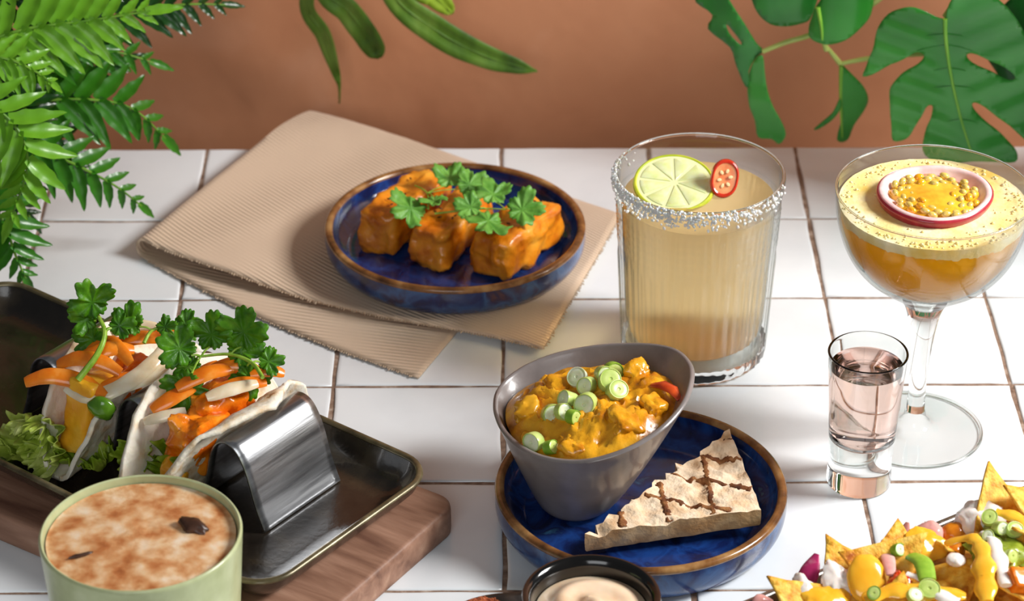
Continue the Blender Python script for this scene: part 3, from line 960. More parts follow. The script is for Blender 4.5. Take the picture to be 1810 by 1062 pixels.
m_juice2 = M('pale_settled_layer', [(0.3, (236, 200, 130)), (0.7, (244, 218, 160))], s=0.3, rough=0.3, transl=0.6)
m_foam = M('cream_foam', [(0.3, (252, 218, 112)), (0.5, (255, 238, 170)), (0.68, (255, 250, 224))], s=0.4, detail=7, rough=0.5, bump=0.5, bs=3.5, transl=0.12)
drink = thing('passion_cocktail', 'orange passion fruit drink with pale foam inside the coupe', 'drink', (CX, CY, 9.25))
d = lambda p: [(r, z - 9.25) for r, z in p]
mk('settled_layer', lathe(d([(0.01, 9.28), (1.1, 9.40), (2.38, 9.98), (2.92, 10.37)]), 96, cap1=False), m_juice2, drink)
mk('juice', lathe(d([(2.92, 10.36), (3.5, 10.86), (4.4, 12.12), (4.94, 13.6), (5.02, 14.0), (5.06, 14.3)]), 96, cap0=False, cap1=False), m_juice, drink)
def foamr(a, z, r):
    return 0.0
fv = []
for r, z in [(5.04, 14.2), (5.1, 14.45), (5.15, 14.75), (5.17, 14.92), (5.1, 14.9), (4.9, 14.84)] + [(4.7 - 0.25 * i, 14.82) for i in range(18)] + [(0.05, 14.82)]:
    ring = []
    for i in range(140):
        a = 2 * PI * i / 140
        x, y = r * math.cos(a), r * math.sin(a)
        q = z - 9.25
        if z < 14.4 and r > 1: q += 0.14 * fr((x, y, 0), 1.4, 2)
        if z > 14.8: q += 0.035 * fr((x, y, 0), 1.6, 3) + (0.03 if r < 5 else 0)
        ring.append((x, y, q))
    fv.append(ring)
mk('foam', loft(fv, cap0=False), m_foam, drink)
gs = []
m_bub = M('foam_bubble', [(0.3, (250, 220, 132)), (0.7, (255, 238, 186))], s=2, rough=0.15, sss=0.3, coat=0.4)
for k in range(260):
    a = rs.uniform(0, 2 * PI)
    r = 5.05 - abs(rs.gauss(0, 0.45)) if k < 200 else rs.uniform(3.2, 5.0)
    s = rs.uniform(0.04, 0.13)
    gs.append(shift(([(v[0] * s, v[1] * s, v[2] * s) for v in ico(1)[0]], ico(1)[1]), (r * math.cos(a), r * math.sin(a), 14.86 - 9.25)))
mk('bubbles', join(*gs), m_bub, drink, kind='stuff')

m_psk = M('passion_fruit_skin', [(0.3, (132, 20, 40)), (0.7, (186, 50, 66))], s=0.8, rough=0.3, coat=0.3)
m_ppi = M('passion_fruit_pith', [(0.3, (230, 176, 176)), (0.7, (246, 218, 212))], s=1.2, rough=0.5, sss=0.2)
m_ppu = M('passion_fruit_pulp', [(0.3, (226, 150, 14)), (0.7, (250, 200, 50))], s=1.2, rough=0.12, coat=0.8, sss=0.3)
m_pse = M('passion_fruit_seed', [(0.3, (186, 170, 86)), (0.5, (228, 196, 96)), (0.8, (250, 224, 130))], s=1.2, rough=0.15, coat=0.8)
pf = thing('passion_fruit_half', 'halved passion fruit floating on the foamy cocktail', 'fruit', (23.7, -34.55, 14.86), (R(2), R(1), 0))
wob = lambda a, z, r: 0.05 * r * math.sin(2 * a + 0.6) + 0.025 * r * math.sin(3 * a)
mk('skin', lathe(smoothprof([(2.2, -0.45), (2.85, -0.15), (3.12, 0.3), (3.14, 0.5), (3.06, 0.6)], 3) + [(2.96, 0.5), (2.8, 0.0)], 72, rf=wob), m_psk, pf)
mk('pith', lathe(smoothprof([(3.05, 0.52), (3.0, 0.63), (2.86, 0.66), (2.7, 0.58), (2.5, 0.3), (2.0, 0.05), (0.01, 0.0)], 3), 72, rf=wob, cap0=False), m_ppi, pf)
mk('pulp', lathe([(2.35, 0.08), (2.15, 0.34), (1.3, 0.46), (0.01, 0.5)], 56, rf=lambda a, z, r: 0.18 * r * math.sin(5 * a) * 0.5 + 0.1 * r * math.sin(9 * a)), m_ppu, pf)
sd = mesh_data('seed', blob(0.2, 0.3, 0.2, 0.12, 2.5, 2, 1), m_pse)
sd2 = mesh_data('seed', blob(0.24, 0.3, 0.22, 0.12, 2.5, 2, 2), m_ppu)
for k in range(48):
    a = 2 * PI * (k * 0.618)
    r = 0.75 + 1.6 * math.sqrt((k + 1) / 48)
    if -2.1 < a % (2 * PI) - PI * 1.5 < 0.5 and r < 1.4: pass
    mk('seed', sd2 if (r < 1.1 or k % 7 == 0) else sd, None, pf, (r * math.cos(a), r * math.sin(a), 0.36 + 0.10 * math.sin(k)), (rs.uniform(-.4, .4), rs.uniform(-.4, .4), a))

# shot glass
SX, SY = 19.85, -40.05
shot = thing('shot_glass', 'small thick-based shot glass of pink drink beside the coupe', 'glass', (SX, SY, 0))
so = smoothprof([(0.01, 0.06), (1.5, 0.05), (1.66, 0.0), (1.78, 0.12), (1.80, 0.5), (1.76, 1.6), (1.84, 3.0), (1.98, 5.5), (2.16, 8.2), (2.2, 8.5)], 4)
si = smoothprof([(2.06, 8.5), (2.02, 8.1), (1.82, 5.5), (1.68, 3.6), (1.45, 3.0), (0.8, 2.78), (0.01, 2.75)], 4)
mk('glass_wall', lathe(so + [(2.18, 8.56), (2.12, 8.58), (2.07, 8.55)] + si, 96), m_glass, shot, smooth=60)
sl = [(0.01, 2.72), (0.8, 2.75), (1.47, 2.97), (1.70, 3.6), (1.84, 5.5), (1.97, 7.5), (1.985, 7.66), (1.9, 7.62), (0.01, 7.6)]
mk('pink_shot_drink', lathe(sl, 96), m_pink, None, (SX, SY, 0), label='pale pink drink filling the shot glass', cat='drink')
# ------------------------------------------------------------------ walnut board, black tray, steel taco holder
m_walnut = M('walnut_board', [(0.25, (98, 64, 50)), (0.42, (138, 100, 80)), (0.6, (164, 124, 102)), (0.8, (188, 152, 128))], s=0.55, detail=8, dist=0.4, stretch=(0.25, 1.6, 1.6), rough=0.55, bump=0.35, bs=2.5, rvar=0.08)
bz = 1.8
board = [rrect(34.3 - 2 * i, 14.7 - 2 * i, 1.3 - i, z, 8) for z, i in ((0.0, 0.12), (0.1, 0.02), (0.35, 0.0), (1.45, 0.0), (1.68, 0.05), (1.78, 0.16), (1.8, 0.32))]
mk('wooden_board', loft(board), m_walnut, None, (-20.76, -40.99, 0), (0, 0, R(-33.3)), label='walnut wooden board under the black taco tray', cat='board')

TRA = R(-38)
TAx = Vector((math.cos(TRA), math.sin(TRA)))
TBx = Vector((math.sin(TRA), -math.cos(TRA)))
def TP(u, v, z):
    p = TAx * u + TBx * v
    return (p.x, p.y, z)
m_tray = M('dark_bronze_glaze', [(0.25, (16, 13, 11)), (0.5, (34, 28, 22)), (0.75, (58, 49, 36))], s=0.5, detail=8, rough=0.26, coat=0.35, bump=0.2, bs=3, rvar=0.08)
m_trayrim = M('olive_bronze_rim', [(0.3, (60, 52, 36)), (0.55, (104, 94, 68)), (0.8, (150, 140, 110))], s=0.8, detail=6, rough=0.28, metal=0.35)
TW, TD = 33.9, 14.25
tray = thing('serving_tray', 'black glazed rectangular tray under the tacos', 'tray', TP(7.45, 43.93, bz), (0, 0, TRA))
prof = [(0.0, 2.2), (0.1, 1.9), (0.5, 1.15), (1.25, 0.62), (1.9, 0.48)]
outr = [rrect(TW - 2 * i, TD - 2 * i, max(0.4, 2.3 - i), z, 8) for i, z in ((2.3, 0.1), (2.0, 0.0), (1.6, 0.06), (0.9, 0.55), (0.35, 1.2), (0.08, 1.85))]
inr = [rrect(TW - 2 * i, TD - 2 * i, max(0.4, 2.3 - i), z, 8) for i, z in ((0.36, 1.85), (0.62, 1.3), (1.1, 0.8), (1.75, 0.52), (2.4, 0.46))]
mk('body', loft(outr + inr), m_tray, tray)
rimr = []
for k in range(10):
    a = 2 * PI * k / 10
    i = 0.2 + 0.2 * math.cos(a)
    rimr.append(rrect(TW - 2 * i, TD - 2 * i, 2.3 - i, 1.9 + 0.15 * math.sin(a), 8))
mk('rim', loft(rimr, closed=True), m_trayrim, tray)

def steel_material():
    m = M('brushed_steel', [(0.3, (150, 152, 156)), (0.55, (188, 190, 194)), (0.8, (206, 208, 210))], s=2.2, detail=7, stretch=(1, 0.06, 1), rough=0.33, metal=1.0, bump=0.12, bs=6, rvar=0.1)
    return m
m_steel = steel_material()
ZF = bz + 0.5
def wave_profile():
    """u, z of the folded strip: foot, hump, trough, hump, trough, hump, foot"""
    pts = []
    hs = [3.45, 10.25, 17.05]
    for k, hc in enumerate(hs):
        pts += [(hc - 2.30, ZF + 0.02) if k == 0 else (hc - 2.25, ZF + 0.25), (hc - 1.75, ZF + 1.4), (hc - 1.35, ZF + 3.0), (hc - 1.05, ZF + 3.9), (hc - 0.55, ZF + 4.52), (hc, ZF + 4.7),
                (hc + 0.55, ZF + 4.52), (hc + 1.0, ZF + 3.95), (hc + 1.4, ZF + 3.0), (hc + 1.85, ZF + 1.4), (hc + 2.25, ZF + 0.25) if k < 2 else (hc + 2.42, ZF + 0.02)]
        if k < 2:
            pts += [(hc + 2.75, ZF + 0.08), (hc + 3.4, ZF + 0.04), (hc + 4.05, ZF + 0.08)]
    return smoothprof(pts, 4)
wp = wave_profile()
NSt = 12
def holder_fn():
    V, F = [], []
    m = len(wp)
    for j in range(NSt + 1):
        v = 39.48 + (45.62 - 39.48) * j / NSt
        for u, z in wp:
            V.append((u - 7.45, -(v - 43.93), z - ZF))
    for j in range(NSt):
        for i in range(m - 1):
            F.append((j * m + i, (j + 1) * m + i, (j + 1) * m + i + 1, j * m + i + 1))
    return (V, F)
holder = mk('taco_holder', holder_fn(), m_steel, None, TP(7.45, 43.93, ZF), (0, 0, TRA), solid=0.12, smooth=50,
            label='wavy stainless steel taco holder standing on the black tray', cat='taco holder')

# ------------------------------------------------------------------ tacos
m_tort = M('soft_flour_tortilla', [(0.24, (168, 112, 66)), (0.33, (226, 196, 156)), (0.46, (242, 230, 210)), (0.8, (250, 244, 232))], s=0.9, detail=6, rough=0.75, bump=1.0, bs=1.6, sss=0.15)
def tortilla(label, u0, seed, flop, twist=0.0):
    Rr = 6.15 if u0 < 10 else 6.6
    rho, tm = 0.95, 1.3
    V, F = [], []
    ns, na = 44, 40
    for i in range(ns + 1):
        s = -Rr * math.cos(PI * i / ns)
        h = max(0.25, math.sqrt(max(0, Rr * Rr - s * s)))
        h *= 1 + 0.05 * fr((s, seed, 0), 0.5, seed)
        for j in range(na + 1):
            a = -h + 2 * h * j / na
            sg = 1 if a >= 0 else -1
            b = abs(a)
            if b < rho * tm:
                x, z = rho * math.sin(b / rho), rho * (1 - math.cos(b / rho))
            else:
                e = b - rho * tm
                x = rho * math.sin(tm) + e * math.cos(tm) + (flop[0 if sg < 0 else 1]) * max(0.0, e - 3.5) ** 2
                z = rho * (1 - math.cos(tm)) + e * math.sin(tm) - 0.4 * abs(flop[0 if sg < 0 else 1]) * max(0.0, e - 3.5) ** 2
            x *= sg
            w = 0.22 * fr((s, a, 0), 0.6, seed) * min(1, b / 3)
            V.append((x + w, -s, z + 0.12 * fr((s, a, 3), 0.8, seed) * min(1, b / 3)))
    for i in range(ns):
        for j in range(na):
            o = i * (na + 1) + j
            F.append((o, o + 1, o + na + 2, o + na + 1))
    return mk('tortilla', (V, F), m_tort, None, TP(u0, 42.9, ZF + 0.32), (0, 0, TRA + R(twist)), solid=0.26, smooth=70, label=label, cat='tortilla')
tortilla('folded soft tortilla at the left end of the steel holder', 6.85, 1.0, (0.1, 0.1), 5)
tortilla('folded soft tortilla between the two right humps of the holder', 13.65, 2.0, (0.1, 0.42), 0)

m_fry = M('golden_fried_stick', [(0.25, (226, 132, 14)), (0.5, (248, 180, 40)), (0.75, (255, 208, 90))], s=0.5, rough=0.35, bump=0.4, bs=3, coat=0.2, sss=0.15)
m_hot = M('hot_orange_glaze', [(0.2, (150, 50, 4)), (0.4, (218, 98, 8)), (0.56, (242, 134, 20)), (0.75, (252, 176, 60))], s=0.7, detail=7, rough=0.22, bump=0.7, bs=2.5, coat=0.5)
def inT(name, g, mat, u, v, z, rot, label, cat, group=None):
    return mk(name, g, mat, None, TP(u, v, z), (R(rot[0]), R(rot[1]), TRA + R(rot[2])), label=label, cat=cat, group=group)
inT('fried_stick', chunk(1.75, 3.2, 4.3, 0.28, 0.14, 0.7, 14, 5), m_fry, 7.2, 46.4, ZF + 1.05, (-12, 6, 5), 'golden fried stick upright at the front of the left taco', 'fried stick')
inT('glazed_piece', chunk(2.2, 3.4, 2.6, 0.6, 0.4, 0.8, 14, 6), m_hot, 7.3, 43.4, ZF + 2.4, (8, 6, 12), 'orange glazed piece behind the golden stick in the left taco', 'glazed piece')
inT('glazed_piece', chunk(2.1, 3.2, 3.4, 0.6, 0.5, 0.9, 16, 7), m_hot, 13.9, 45.3, ZF + 1.8, (-12, 12, 5), 'large orange glazed piece at the front of the right taco', 'glazed piece')
inT('glazed_piece', chunk(2.2, 3.4, 3.0, 0.6, 0.5, 0.9, 16, 8), m_hot, 13.9, 42.3, ZF + 2.7, (6, 8, -15), 'orange glazed piece deeper inside the right taco', 'glazed piece')
inT('fried_stick', chunk(1.5, 2.4, 1.9, 0.4, 0.2, 0.8, 12, 9), m_fry, 13.95, 46.7, ZF + 1.1, (-10, 14, 20), 'golden orange stick low at the front of the right taco', 'fried stick')

m_carrot = M('pickled_carrot', [(0.3, (224, 106, 10)), (0.6, (240, 136, 30)), (0.8, (248, 166, 74))], s=1.0, rough=0.25, coat=0.3, sss=0.25)
m_whiteon = M('pale_pickled_onion', [(0.3, (222, 196, 156)), (0.6, (240, 224, 196)), (0.8, (248, 238, 222))], s=1.0, rough=0.22, coat=0.35, sss=0.35)
def strip(name, pts, w, mat, label, cat, group, flat=0.4):
    P = [Vector(TP(*p)) for p in pts]
    b = P[0]
    sp = smoothprof([tuple(p - b) for p in P], 5)
    n = len(sp)
    rs_ = [w * 0.86 * (0.6 + 0.5 * math.sin(PI * min(1, max(0, (i + 0.6) / n))) + 0.03 * math.sin(i * 1.9 + 11 * w)) for i in range(n)]
    return mk(name, tube(sp, rs_, 10, flat, up=(0.4 + 0.5 * math.sin(9 * w), -0.5, 0.8)), mat, None, tuple(b), label=label, cat=cat, group=group)
g1, g2 = 'carrot strips in the left taco', 'carrot strips in the right taco'
c1 = ['carrot strip just behind the jutting strip of the left taco', 'carrot strip across the thick coriander stem of the left taco', 'carrot strip crossing the middle of the left taco', 'carrot strip below the small coriander sprig of the left taco',
      'carrot strip along the left wall of the left taco', 'carrot strip against the long pale onion of the left taco', 'carrot strip at the very back of the left taco']
c2 = ['front left carrot strip of the right taco', 'carrot strip below the bushy coriander leaves of the right taco', 'carrot strip under the coriander stem of the right taco', 'carrot strip beside the pale onion of the right taco',
      'carrot strip along the left wall of the right taco', 'carrot strip at the back right of the right taco']
strip('carrot_strip', [(4.9, 48.4, 7.5), (5.9, 47.5, 7.85), (7.4, 46.6, 7.6), (9.0, 46.4, 7.2)], 0.55, m_carrot, 'long carrot strip jutting out left over the front of the left taco', 'carrot', g1, 0.45)
for pts, w in [([(5.6, 46.6, 8.0), (6.6, 46.0, 8.5), (7.8, 45.4, 8.4), (8.8, 45.0, 7.9)], .5), ([(6.4, 45.6, 8.3), (7.6, 44.6, 8.8), (8.4, 43.5, 8.5)], .5), ([(6.0, 44.8, 8.2), (7.4, 44.2, 8.9), (9.0, 44.4, 8.3)], .45),
               ([(7.0, 43.4, 8.3), (8.0, 42.4, 8.6), (8.8, 41.2, 8.2)], .45), ([(5.4, 45.6, 7.6), (6.4, 44.2, 8.3), (7.0, 42.8, 8.2)], .42), ([(8.4, 46.2, 7.4), (9.0, 45.0, 7.6), (9.2, 43.8, 7.4)], .4),
               ([(7.6, 41.6, 8.2), (8.4, 40.6, 8.4), (9.2, 40.2, 8.1)], .42)]:
    strip('carrot_strip', pts, w, m_carrot, c1.pop(0), 'carrot', g1)
strip('onion_strip', [(6.8, 47.2, 7.35), (8.2, 46.9, 7.1), (9.3, 45.4, 7.5), (9.6, 43.2, 8.1), (9.1, 41.0, 8.6)], 0.5, m_whiteon, 'long pale onion strip curving along the right side of the left taco', 'onion', None, 0.35)
strip('onion_strip', [(8.9, 45.9, 7.2), (9.8, 44.2, 7.5), (10.0, 42.2, 7.8)], 0.4, m_whiteon, 'pale onion strip outermost on the right side of the left taco', 'onion', None, 0.35)
strip('onion_strip', [(6.4, 43.2, 8.6), (7.0, 42.0, 8.8), (8.0, 41.2, 8.7)], 0.36, m_whiteon, 'short pale onion strip at the back of the left taco', 'onion', None, 0.4)
for pts, w in [([(12.0, 46.0, 7.3), (12.6, 45.0, 7.8), (13.2, 43.6, 8.2)], .5), ([(12.6, 44.6, 8.2), (13.5, 43.2, 8.8), (14.2, 41.8, 8.7)], .5), ([(13.2, 42.6, 8.6), (14.2, 41.6, 8.9), (15.4, 41.0, 8.5)], .45),
               ([(14.4, 43.6, 8.2), (15.2, 42.4, 8.4), (16.0, 41.2, 8.2)], .45), ([(12.2, 44.4, 7.6), (12.6, 43.0, 8.2), (12.9, 41.6, 8.4)], .42), ([(15.2, 41.6, 8.6), (15.9, 40.8, 8.7), (16.4, 40.2, 8.4)], .4)]:
    strip('carrot_strip', pts, w, m_carrot, c2.pop(0), 'carrot', g2)
strip('onion_strip', [(11.5, 46.9, 6.2), (11.55, 45.6, 7.3), (11.7, 44.3, 7.9)], 0.42, m_whiteon, 'pale onion strip hanging over the left wall of the right taco', 'onion', None, 0.35)
strip('onion_strip', [(14.6, 44.4, 8.3), (15.3, 43.2, 8.5), (15.9, 41.8, 8.4)], 0.42, m_whiteon, 'pale onion strip on the glazed piece in the right taco', 'onion', None, 0.5)
strip('onion_strip', [(12.0, 46.6, 6.9), (12.8, 46.0, 7.2), (13.6, 45.0, 7.4)], 0.36, m_whiteon, 'short onion strip left of the glazed piece in the right taco', 'onion', None, 0.5)
m_jal = M('green_pepper', [(0.3, (58, 110, 14)), (0.7, (104, 152, 36))], s=1, rough=0.2, coat=0.5)
inT('green_pepper_piece', blob(0.75, 0.5, 0.75, 0.25, 0.9, 3, 3), m_jal, 9.1, 46.9, 6.75, (10, 20, 30), 'green pepper piece in front of the golden fried stick', 'pepper')

# lettuce
m_let = M('pale_lettuce', [(0.3, (156, 186, 50)), (0.5, (196, 216, 92)), (0.75, (230, 238, 160))], s=0.8, detail=6, rough=0.4, bump=0.5, bs=2.5, transl=0.3)
m_let2 = M('green_lettuce', [(0.3, (104, 140, 20)), (0.5, (150, 182, 42)), (0.75, (196, 212, 86))], s=0.9, detail=6, rough=0.4, bump=0.6, bs=3, transl=0.3)
def lettuce_sheet(seed, ruffle):
    return polar_leaf(lambda a: 0.55 + 0.08 * math.sin(3 * a + seed) + 0.05 * math.sin(11 * a + seed * 2) + 0.03 * math.sin(23 * a),
                      lambda x, y, a, f: ruffle * (0.16 * f * f * math.sin(7 * a + seed) + 0.10 * f ** 3 * math.sin(16 * a + 2 * seed)) + 0.55 * f * f - 0.25 + 0.1 * fr((x * 3, y * 3, 0), 1.0, seed), 90, (0.15, 0.3, 0.45, 0.6, 0.75, 0.88, 1.0))
def lettuce(label, u, v, z, sheets, mat):
    t = thing('lettuce', label, 'lettuce', TP(u, v, z), (0, 0, TRA))
    for k, (p, rot, s) in enumerate(sheets):
        mk('lettuce_leaf', xf(lettuce_sheet(k * 1.3 + u, 1.0), p, tuple(R(a) for a in rot), s), mat, t, solid=0.05, smooth=70)
lettuce('pale ruffled lettuce spilling from the front of the left taco', 5.6, 48.1, ZF + 0.4,
        [((0.1, -0.6, 0.5), (70, 10, 10), 2.6), ((-0.5, -0.7, 0.1), (40, -30, 40), 2.4), ((0.4, -0.9, 0.1), (60, 30, -20), 2.2), ((-0.9, -0.2, 0.0), (20, -20, 70), 2.0), ((-1.4, -0.6, -0.1), (30, 0, 60), 1.7), ((0.2, -0.2, 1.2), (110, 0, 0), 2.0)], m_let)
lettuce('thin lettuce shred under the golden stick of the left taco', 7.6, 48.0, ZF + 0.75, [((0.4, -0.3, 0), (20, 10, 30), 1.8), ((1.0, 0.2, 0.1), (25, -10, -40), 1.7)], m_let2)
lettuce('frilly green lettuce low in the front of the right taco', 12.9, 46.4, ZF + 1.0,
        [((0.0, -0.6, 0.3), (50, 10, 0), 2.4), ((0.7, -0.9, 0.1), (55, 20, -30), 2.2), ((-0.8, -0.7, 0.5), (60, -25, 30), 2.0), ((0.3, -1.0, -0.2), (35, 0, 60), 2.0)], m_let2)

# coriander on the tacos
def tp3(u, v, z): return TP(u, v, z)
def face(du, dv, dz):
    p = TAx * du + TBx * dv
    return (p.x, p.y, dz)
CAMN = (0.0, -0.75, 0.66)
sprig('coriander sprig with a thick pale stem standing at the left taco', [tp3(7.45, 46.9, 7.9), tp3(7.75, 45.6, 9.0), tp3(7.3, 44.5, 9.7), tp3(6.0, 43.8, 10.1)],
      [(tp3(6.4, 43.9, 9.9), (-0.35, 0.0, 1.0), CAMN, 2.5), (tp3(6.7, 44.1, 9.75), (-0.5, -0.1, -0.75), CAMN, 2.3), (tp3(6.5, 44.1, 9.8), (-1.0, 0.0, 0.3), CAMN, 1.6), (tp3(7.2, 44.2, 9.7), (1.0, 0.1, 0.25), CAMN, 1.5)], 'coriander on the tacos', m_cor, 0.17)
sprig('small coriander sprig lying along the back of the left taco', [tp3(8.6, 42.9, 8.7), tp3(8.5, 42.1, 9.1), tp3(9.2, 41.4, 9.2)],
      [(tp3(8.1, 42.3, 9.1), (-0.9, 0.2, 0.45), CAMN, 2.0), (tp3(8.6, 42.0, 9.15), (1.0, 0.0, 0.25), CAMN, 1.3), (tp3(9.2, 41.3, 9.2), (1.0, 0.1, 0.05), CAMN, 1.7)], 'coriander on the tacos', m_cor, 0.1)
sprig('bushy coriander sprig spread over the top of the right taco', [tp3(16.5, 42.0, 9.1), tp3(15.3, 41.5, 9.3), tp3(14.0, 41.8, 9.5), tp3(12.8, 42.8, 9.4)],
      [(tp3(13.0, 43.6, 9.2), (-0.35, -0.2, -0.95), CAMN, 2.7), (tp3(12.7, 43.0, 9.3), (-0.8, 0.1, 0.5), CAMN, 2.4), (tp3(12.9, 42.3, 9.4), (0.1, 0.2, 0.6), CAMN, 2.3), (tp3(13.6, 41.8, 9.4), (1.0, 0.0, 0.1), CAMN, 2.0),
       (tp3(14.3, 41.3, 9.4), (0.15, 0.2, 1.0), CAMN, 2.7), (tp3(14.9, 41.5, 9.3), (0.1, -0.2, -0.9), CAMN, 2.0), (tp3(15.3, 41.2, 9.2), (0.9, 0.1, 0.0), CAMN, 1.5), (tp3(12.6, 42.7, 9.35), (-0.6, -0.3, -0.5), CAMN, 1.9)], 'coriander on the tacos', m_cor, 0.11)
# ------------------------------------------------------------------ coffee cup
m_sage = M('sage_green_glaze', [(0.2, (132, 136, 92)), (0.32, (178, 186, 138)), (0.6, (192, 200, 154)), (0.8, (206, 212, 172))], s=0.9, detail=8, rough=0.32, coat=0.25, bump=0.08, bs=3)
m_cfoam = M('cocoa_dusted_foam', [(0.26, (150, 78, 36)), (0.38, (190, 118, 66)), (0.48, (214, 156, 104)), (0.58, (232, 192, 148)), (0.74, (246, 228, 204))], s=0.75, detail=15, dist=0.1, rough=0.6, bump=0.25, bs=3, sss=0.2)
m_choc = M('chocolate', [(0.3, (50, 30, 22)), (0.7, (84, 56, 42))], s=1.5, rough=0.35)
KX, KY = -17.9, -57.05
cup = thing('coffee_cup', 'pale sage green handleless cup of cocoa-dusted coffee', 'cup', (KX, KY, 0))
co = smoothprof([(0.01, 0.12), (3.2, 0.12), (3.4, 0.0), (3.75, 0.08), (4.2, 0.8), (4.5, 2.4), (4.72, 5.0), (4.9, 7.6), (4.98, 8.75)], 5)
ci = smoothprof([(4.75, 8.75), (4.68, 8.0), (4.5, 5.0), (4.2, 2.0), (3.2, 0.9), (0.01, 0.8)], 5)
mk('body', lathe(co + [(4.99, 8.88), (4.94, 8.97), (4.87, 9.0), (4.79, 8.95)] + ci, 110), m_sage, cup)
ring = []
for f in [0.2, 0.985] + [1.0, 0.985, 0.96, 0.93] + [0.9 - 0.06 * i for i in range(15)]:
    k = len(ring)
    rr_ = []
    for i in range(90):
        a = 2 * PI * i / 90
        x, y = 4.66 * f * math.cos(a), 4.66 * f * math.sin(a)
        if k < 2: z = -1.0
        else: z = (0.06 if f > 0.99 else 0.02) + 0.10 * (1 - f * f) + 0.06 * fr((x, y, 0), 0.6, 4) * (1 - f)
        rr_.append((x, y, z))
    ring.append(rr_)
mk('coffee', loft(ring), m_cfoam, None, (KX, KY, 8.55), label='cocoa-dusted milk foam on the coffee in the sage green cup', cat='coffee')
mk('chocolate_piece', xf(blob(0.85, 0.42, 0.28, 0.5, 1.3, 3, 2), (0, 0, 0.05)), m_choc, None, (-15.35, -56.3, 8.72), (R(15), R(10), R(-35)), label='dark chocolate piece on the right of the coffee foam', cat='chocolate')
mk('chocolate_piece', xf(blob(0.75, 0.14, 0.14, 0.4, 1.6, 2, 4), (0, 0, 0.02)), m_choc, None, (-20.7, -58.6, 8.66), (0, 0, R(25)), label='thin chocolate sliver sunk in the left of the coffee foam', cat='chocolate')

# ------------------------------------------------------------------ dark dish with ramekin of dip and crumbed balls
m_dish = M('dark_brown_stoneware', [(0.3, (24, 18, 15)), (0.6, (48, 36, 28)), (0.8, (84, 62, 44))], s=0.9, detail=7, rough=0.35, coat=0.2, bump=0.1, bs=4)
DX, DY = 2.3, -58.75
def sup(rx, ry, z, p=3.2, n=80):
    out = []
    for i in range(n):
        a = 2 * PI * i / n
        c, s = math.cos(a), math.sin(a)
        out.append((rx * math.copysign(abs(c) ** (2 / p), c), ry * math.copysign(abs(s) ** (2 / p), s), z))
    return out
dr = [sup(6.1 - i, 6.3 - i, z) for i, z in ((1.6, 0.1), (1.2, 0.0), (0.9, 0.08), (0.4, 0.7), (0.05, 1.5), (0.0, 1.72), (0.08, 1.82), (0.22, 1.84), (0.33, 1.76), (0.55, 1.2), (0.95, 0.7), (1.5, 0.55), (2.5, 0.52))]
mk('dark_dish', loft(dr), m_dish, None, (DX, DY, 0), label='dark brown dish under the black ramekin at the front edge', cat='dish')
m_blk = M('black_gloss_glaze', [(0.3, (10, 10, 10)), (0.7, (22, 20, 19))], s=0.5, rough=0.14, coat=0.5)
ram = thing('ramekin', 'round black glossy ramekin holding creamy dip', 'bowl', (4.3, -57.15, 0.53))
ro = smoothprof([(0.01, 0.1), (2.2, 0.1), (2.4, 0.0), (2.62, 0.1), (2.9, 1.0), (3.15, 2.6), (3.3, 3.9), (3.44, 4.2)], 5)
ri = smoothprof([(3.0, 4.25), (2.9, 3.9), (2.75, 2.5), (2.45, 1.0), (1.8, 0.5), (0.01, 0.45)], 5)
mk('body', lathe(ro + [(3.5, 4.35), (3.45, 4.5), (3.3, 4.54), (3.12, 4.45)] + ri, 90), m_blk, ram)
m_dip = M('creamy_dip', [(0.3, (226, 186, 148)), (0.5, (240, 210, 178)), (0.75, (248, 226, 198))], s=0.6, detail=5, rough=0.3, sss=0.3, coat=0.2)
rg = []
for f in [0.3, 1.0] + [1.0 - 0.05 * i for i in range(20)]:
    k = len(rg)
    q = []
    for i in range(80):
        a = 2 * PI * i / 80
        r = 2.82 * f
        z = -1.2 if k < 1 else (-0.1 if k < 2 else 0.62 * (1 - f ** 2) + 0.16 * math.sin(a * 1 + f * 9.5) * (1 - f ** 3) - 0.05)
        sh = 0.25 * (1 - f)
        q.append((r * math.cos(a) - sh, r * math.sin(a), z))
    rg.append(q)
mk('creamy_dip', loft(rg), m_dip, None, (4.3, -57.15, 4.15), label='pale orange creamy dip swirled in the black ramekin', cat='sauce')
m_crumb = M('red_brown_crumb', [(0.25, (118, 44, 18)), (0.45, (172, 84, 44)), (0.6, (204, 124, 78)), (0.8, (232, 180, 140))], s=2.2, detail=6, rough=0.7, bump=0.8, bs=5)
def crumb_ball(label, loc, r, seed):
    t = thing('crumbed_ball', label, 'crumbed ball', loc, group='crumbed balls on the dark dish')
    mk('ball', shift(blob(r, r, r * 0.95, 0.06, 1.2, 4, seed), (0, 0, r)), m_crumb, t)
    rr = random.Random(seed)
    gs = []
    for k in range(260):
        v = Vector((rr.gauss(0, 1), rr.gauss(0, 1), rr.gauss(0, 1))).normalized()
        s = rr.uniform(0.05, 0.13)
        gs.append(xf(ico(1), (v.x * r, v.y * r, r + v.z * r * 0.95), (rr.uniform(0, 3), rr.uniform(0, 3), 0), (s * 1.3, s, s * 0.7)))
    mk('crumbs', join(*gs), m_crumb, t, smooth=0, kind='stuff')
crumb_ball('crumbed round ball on the dark dish left of the ramekin', (-1.1, -56.0, 0.62), 1.55, 3)
crumb_ball('smaller crumbed ball touching the ramekin on the dark dish', (1.05, -58.6, 0.55), 1.05, 5)

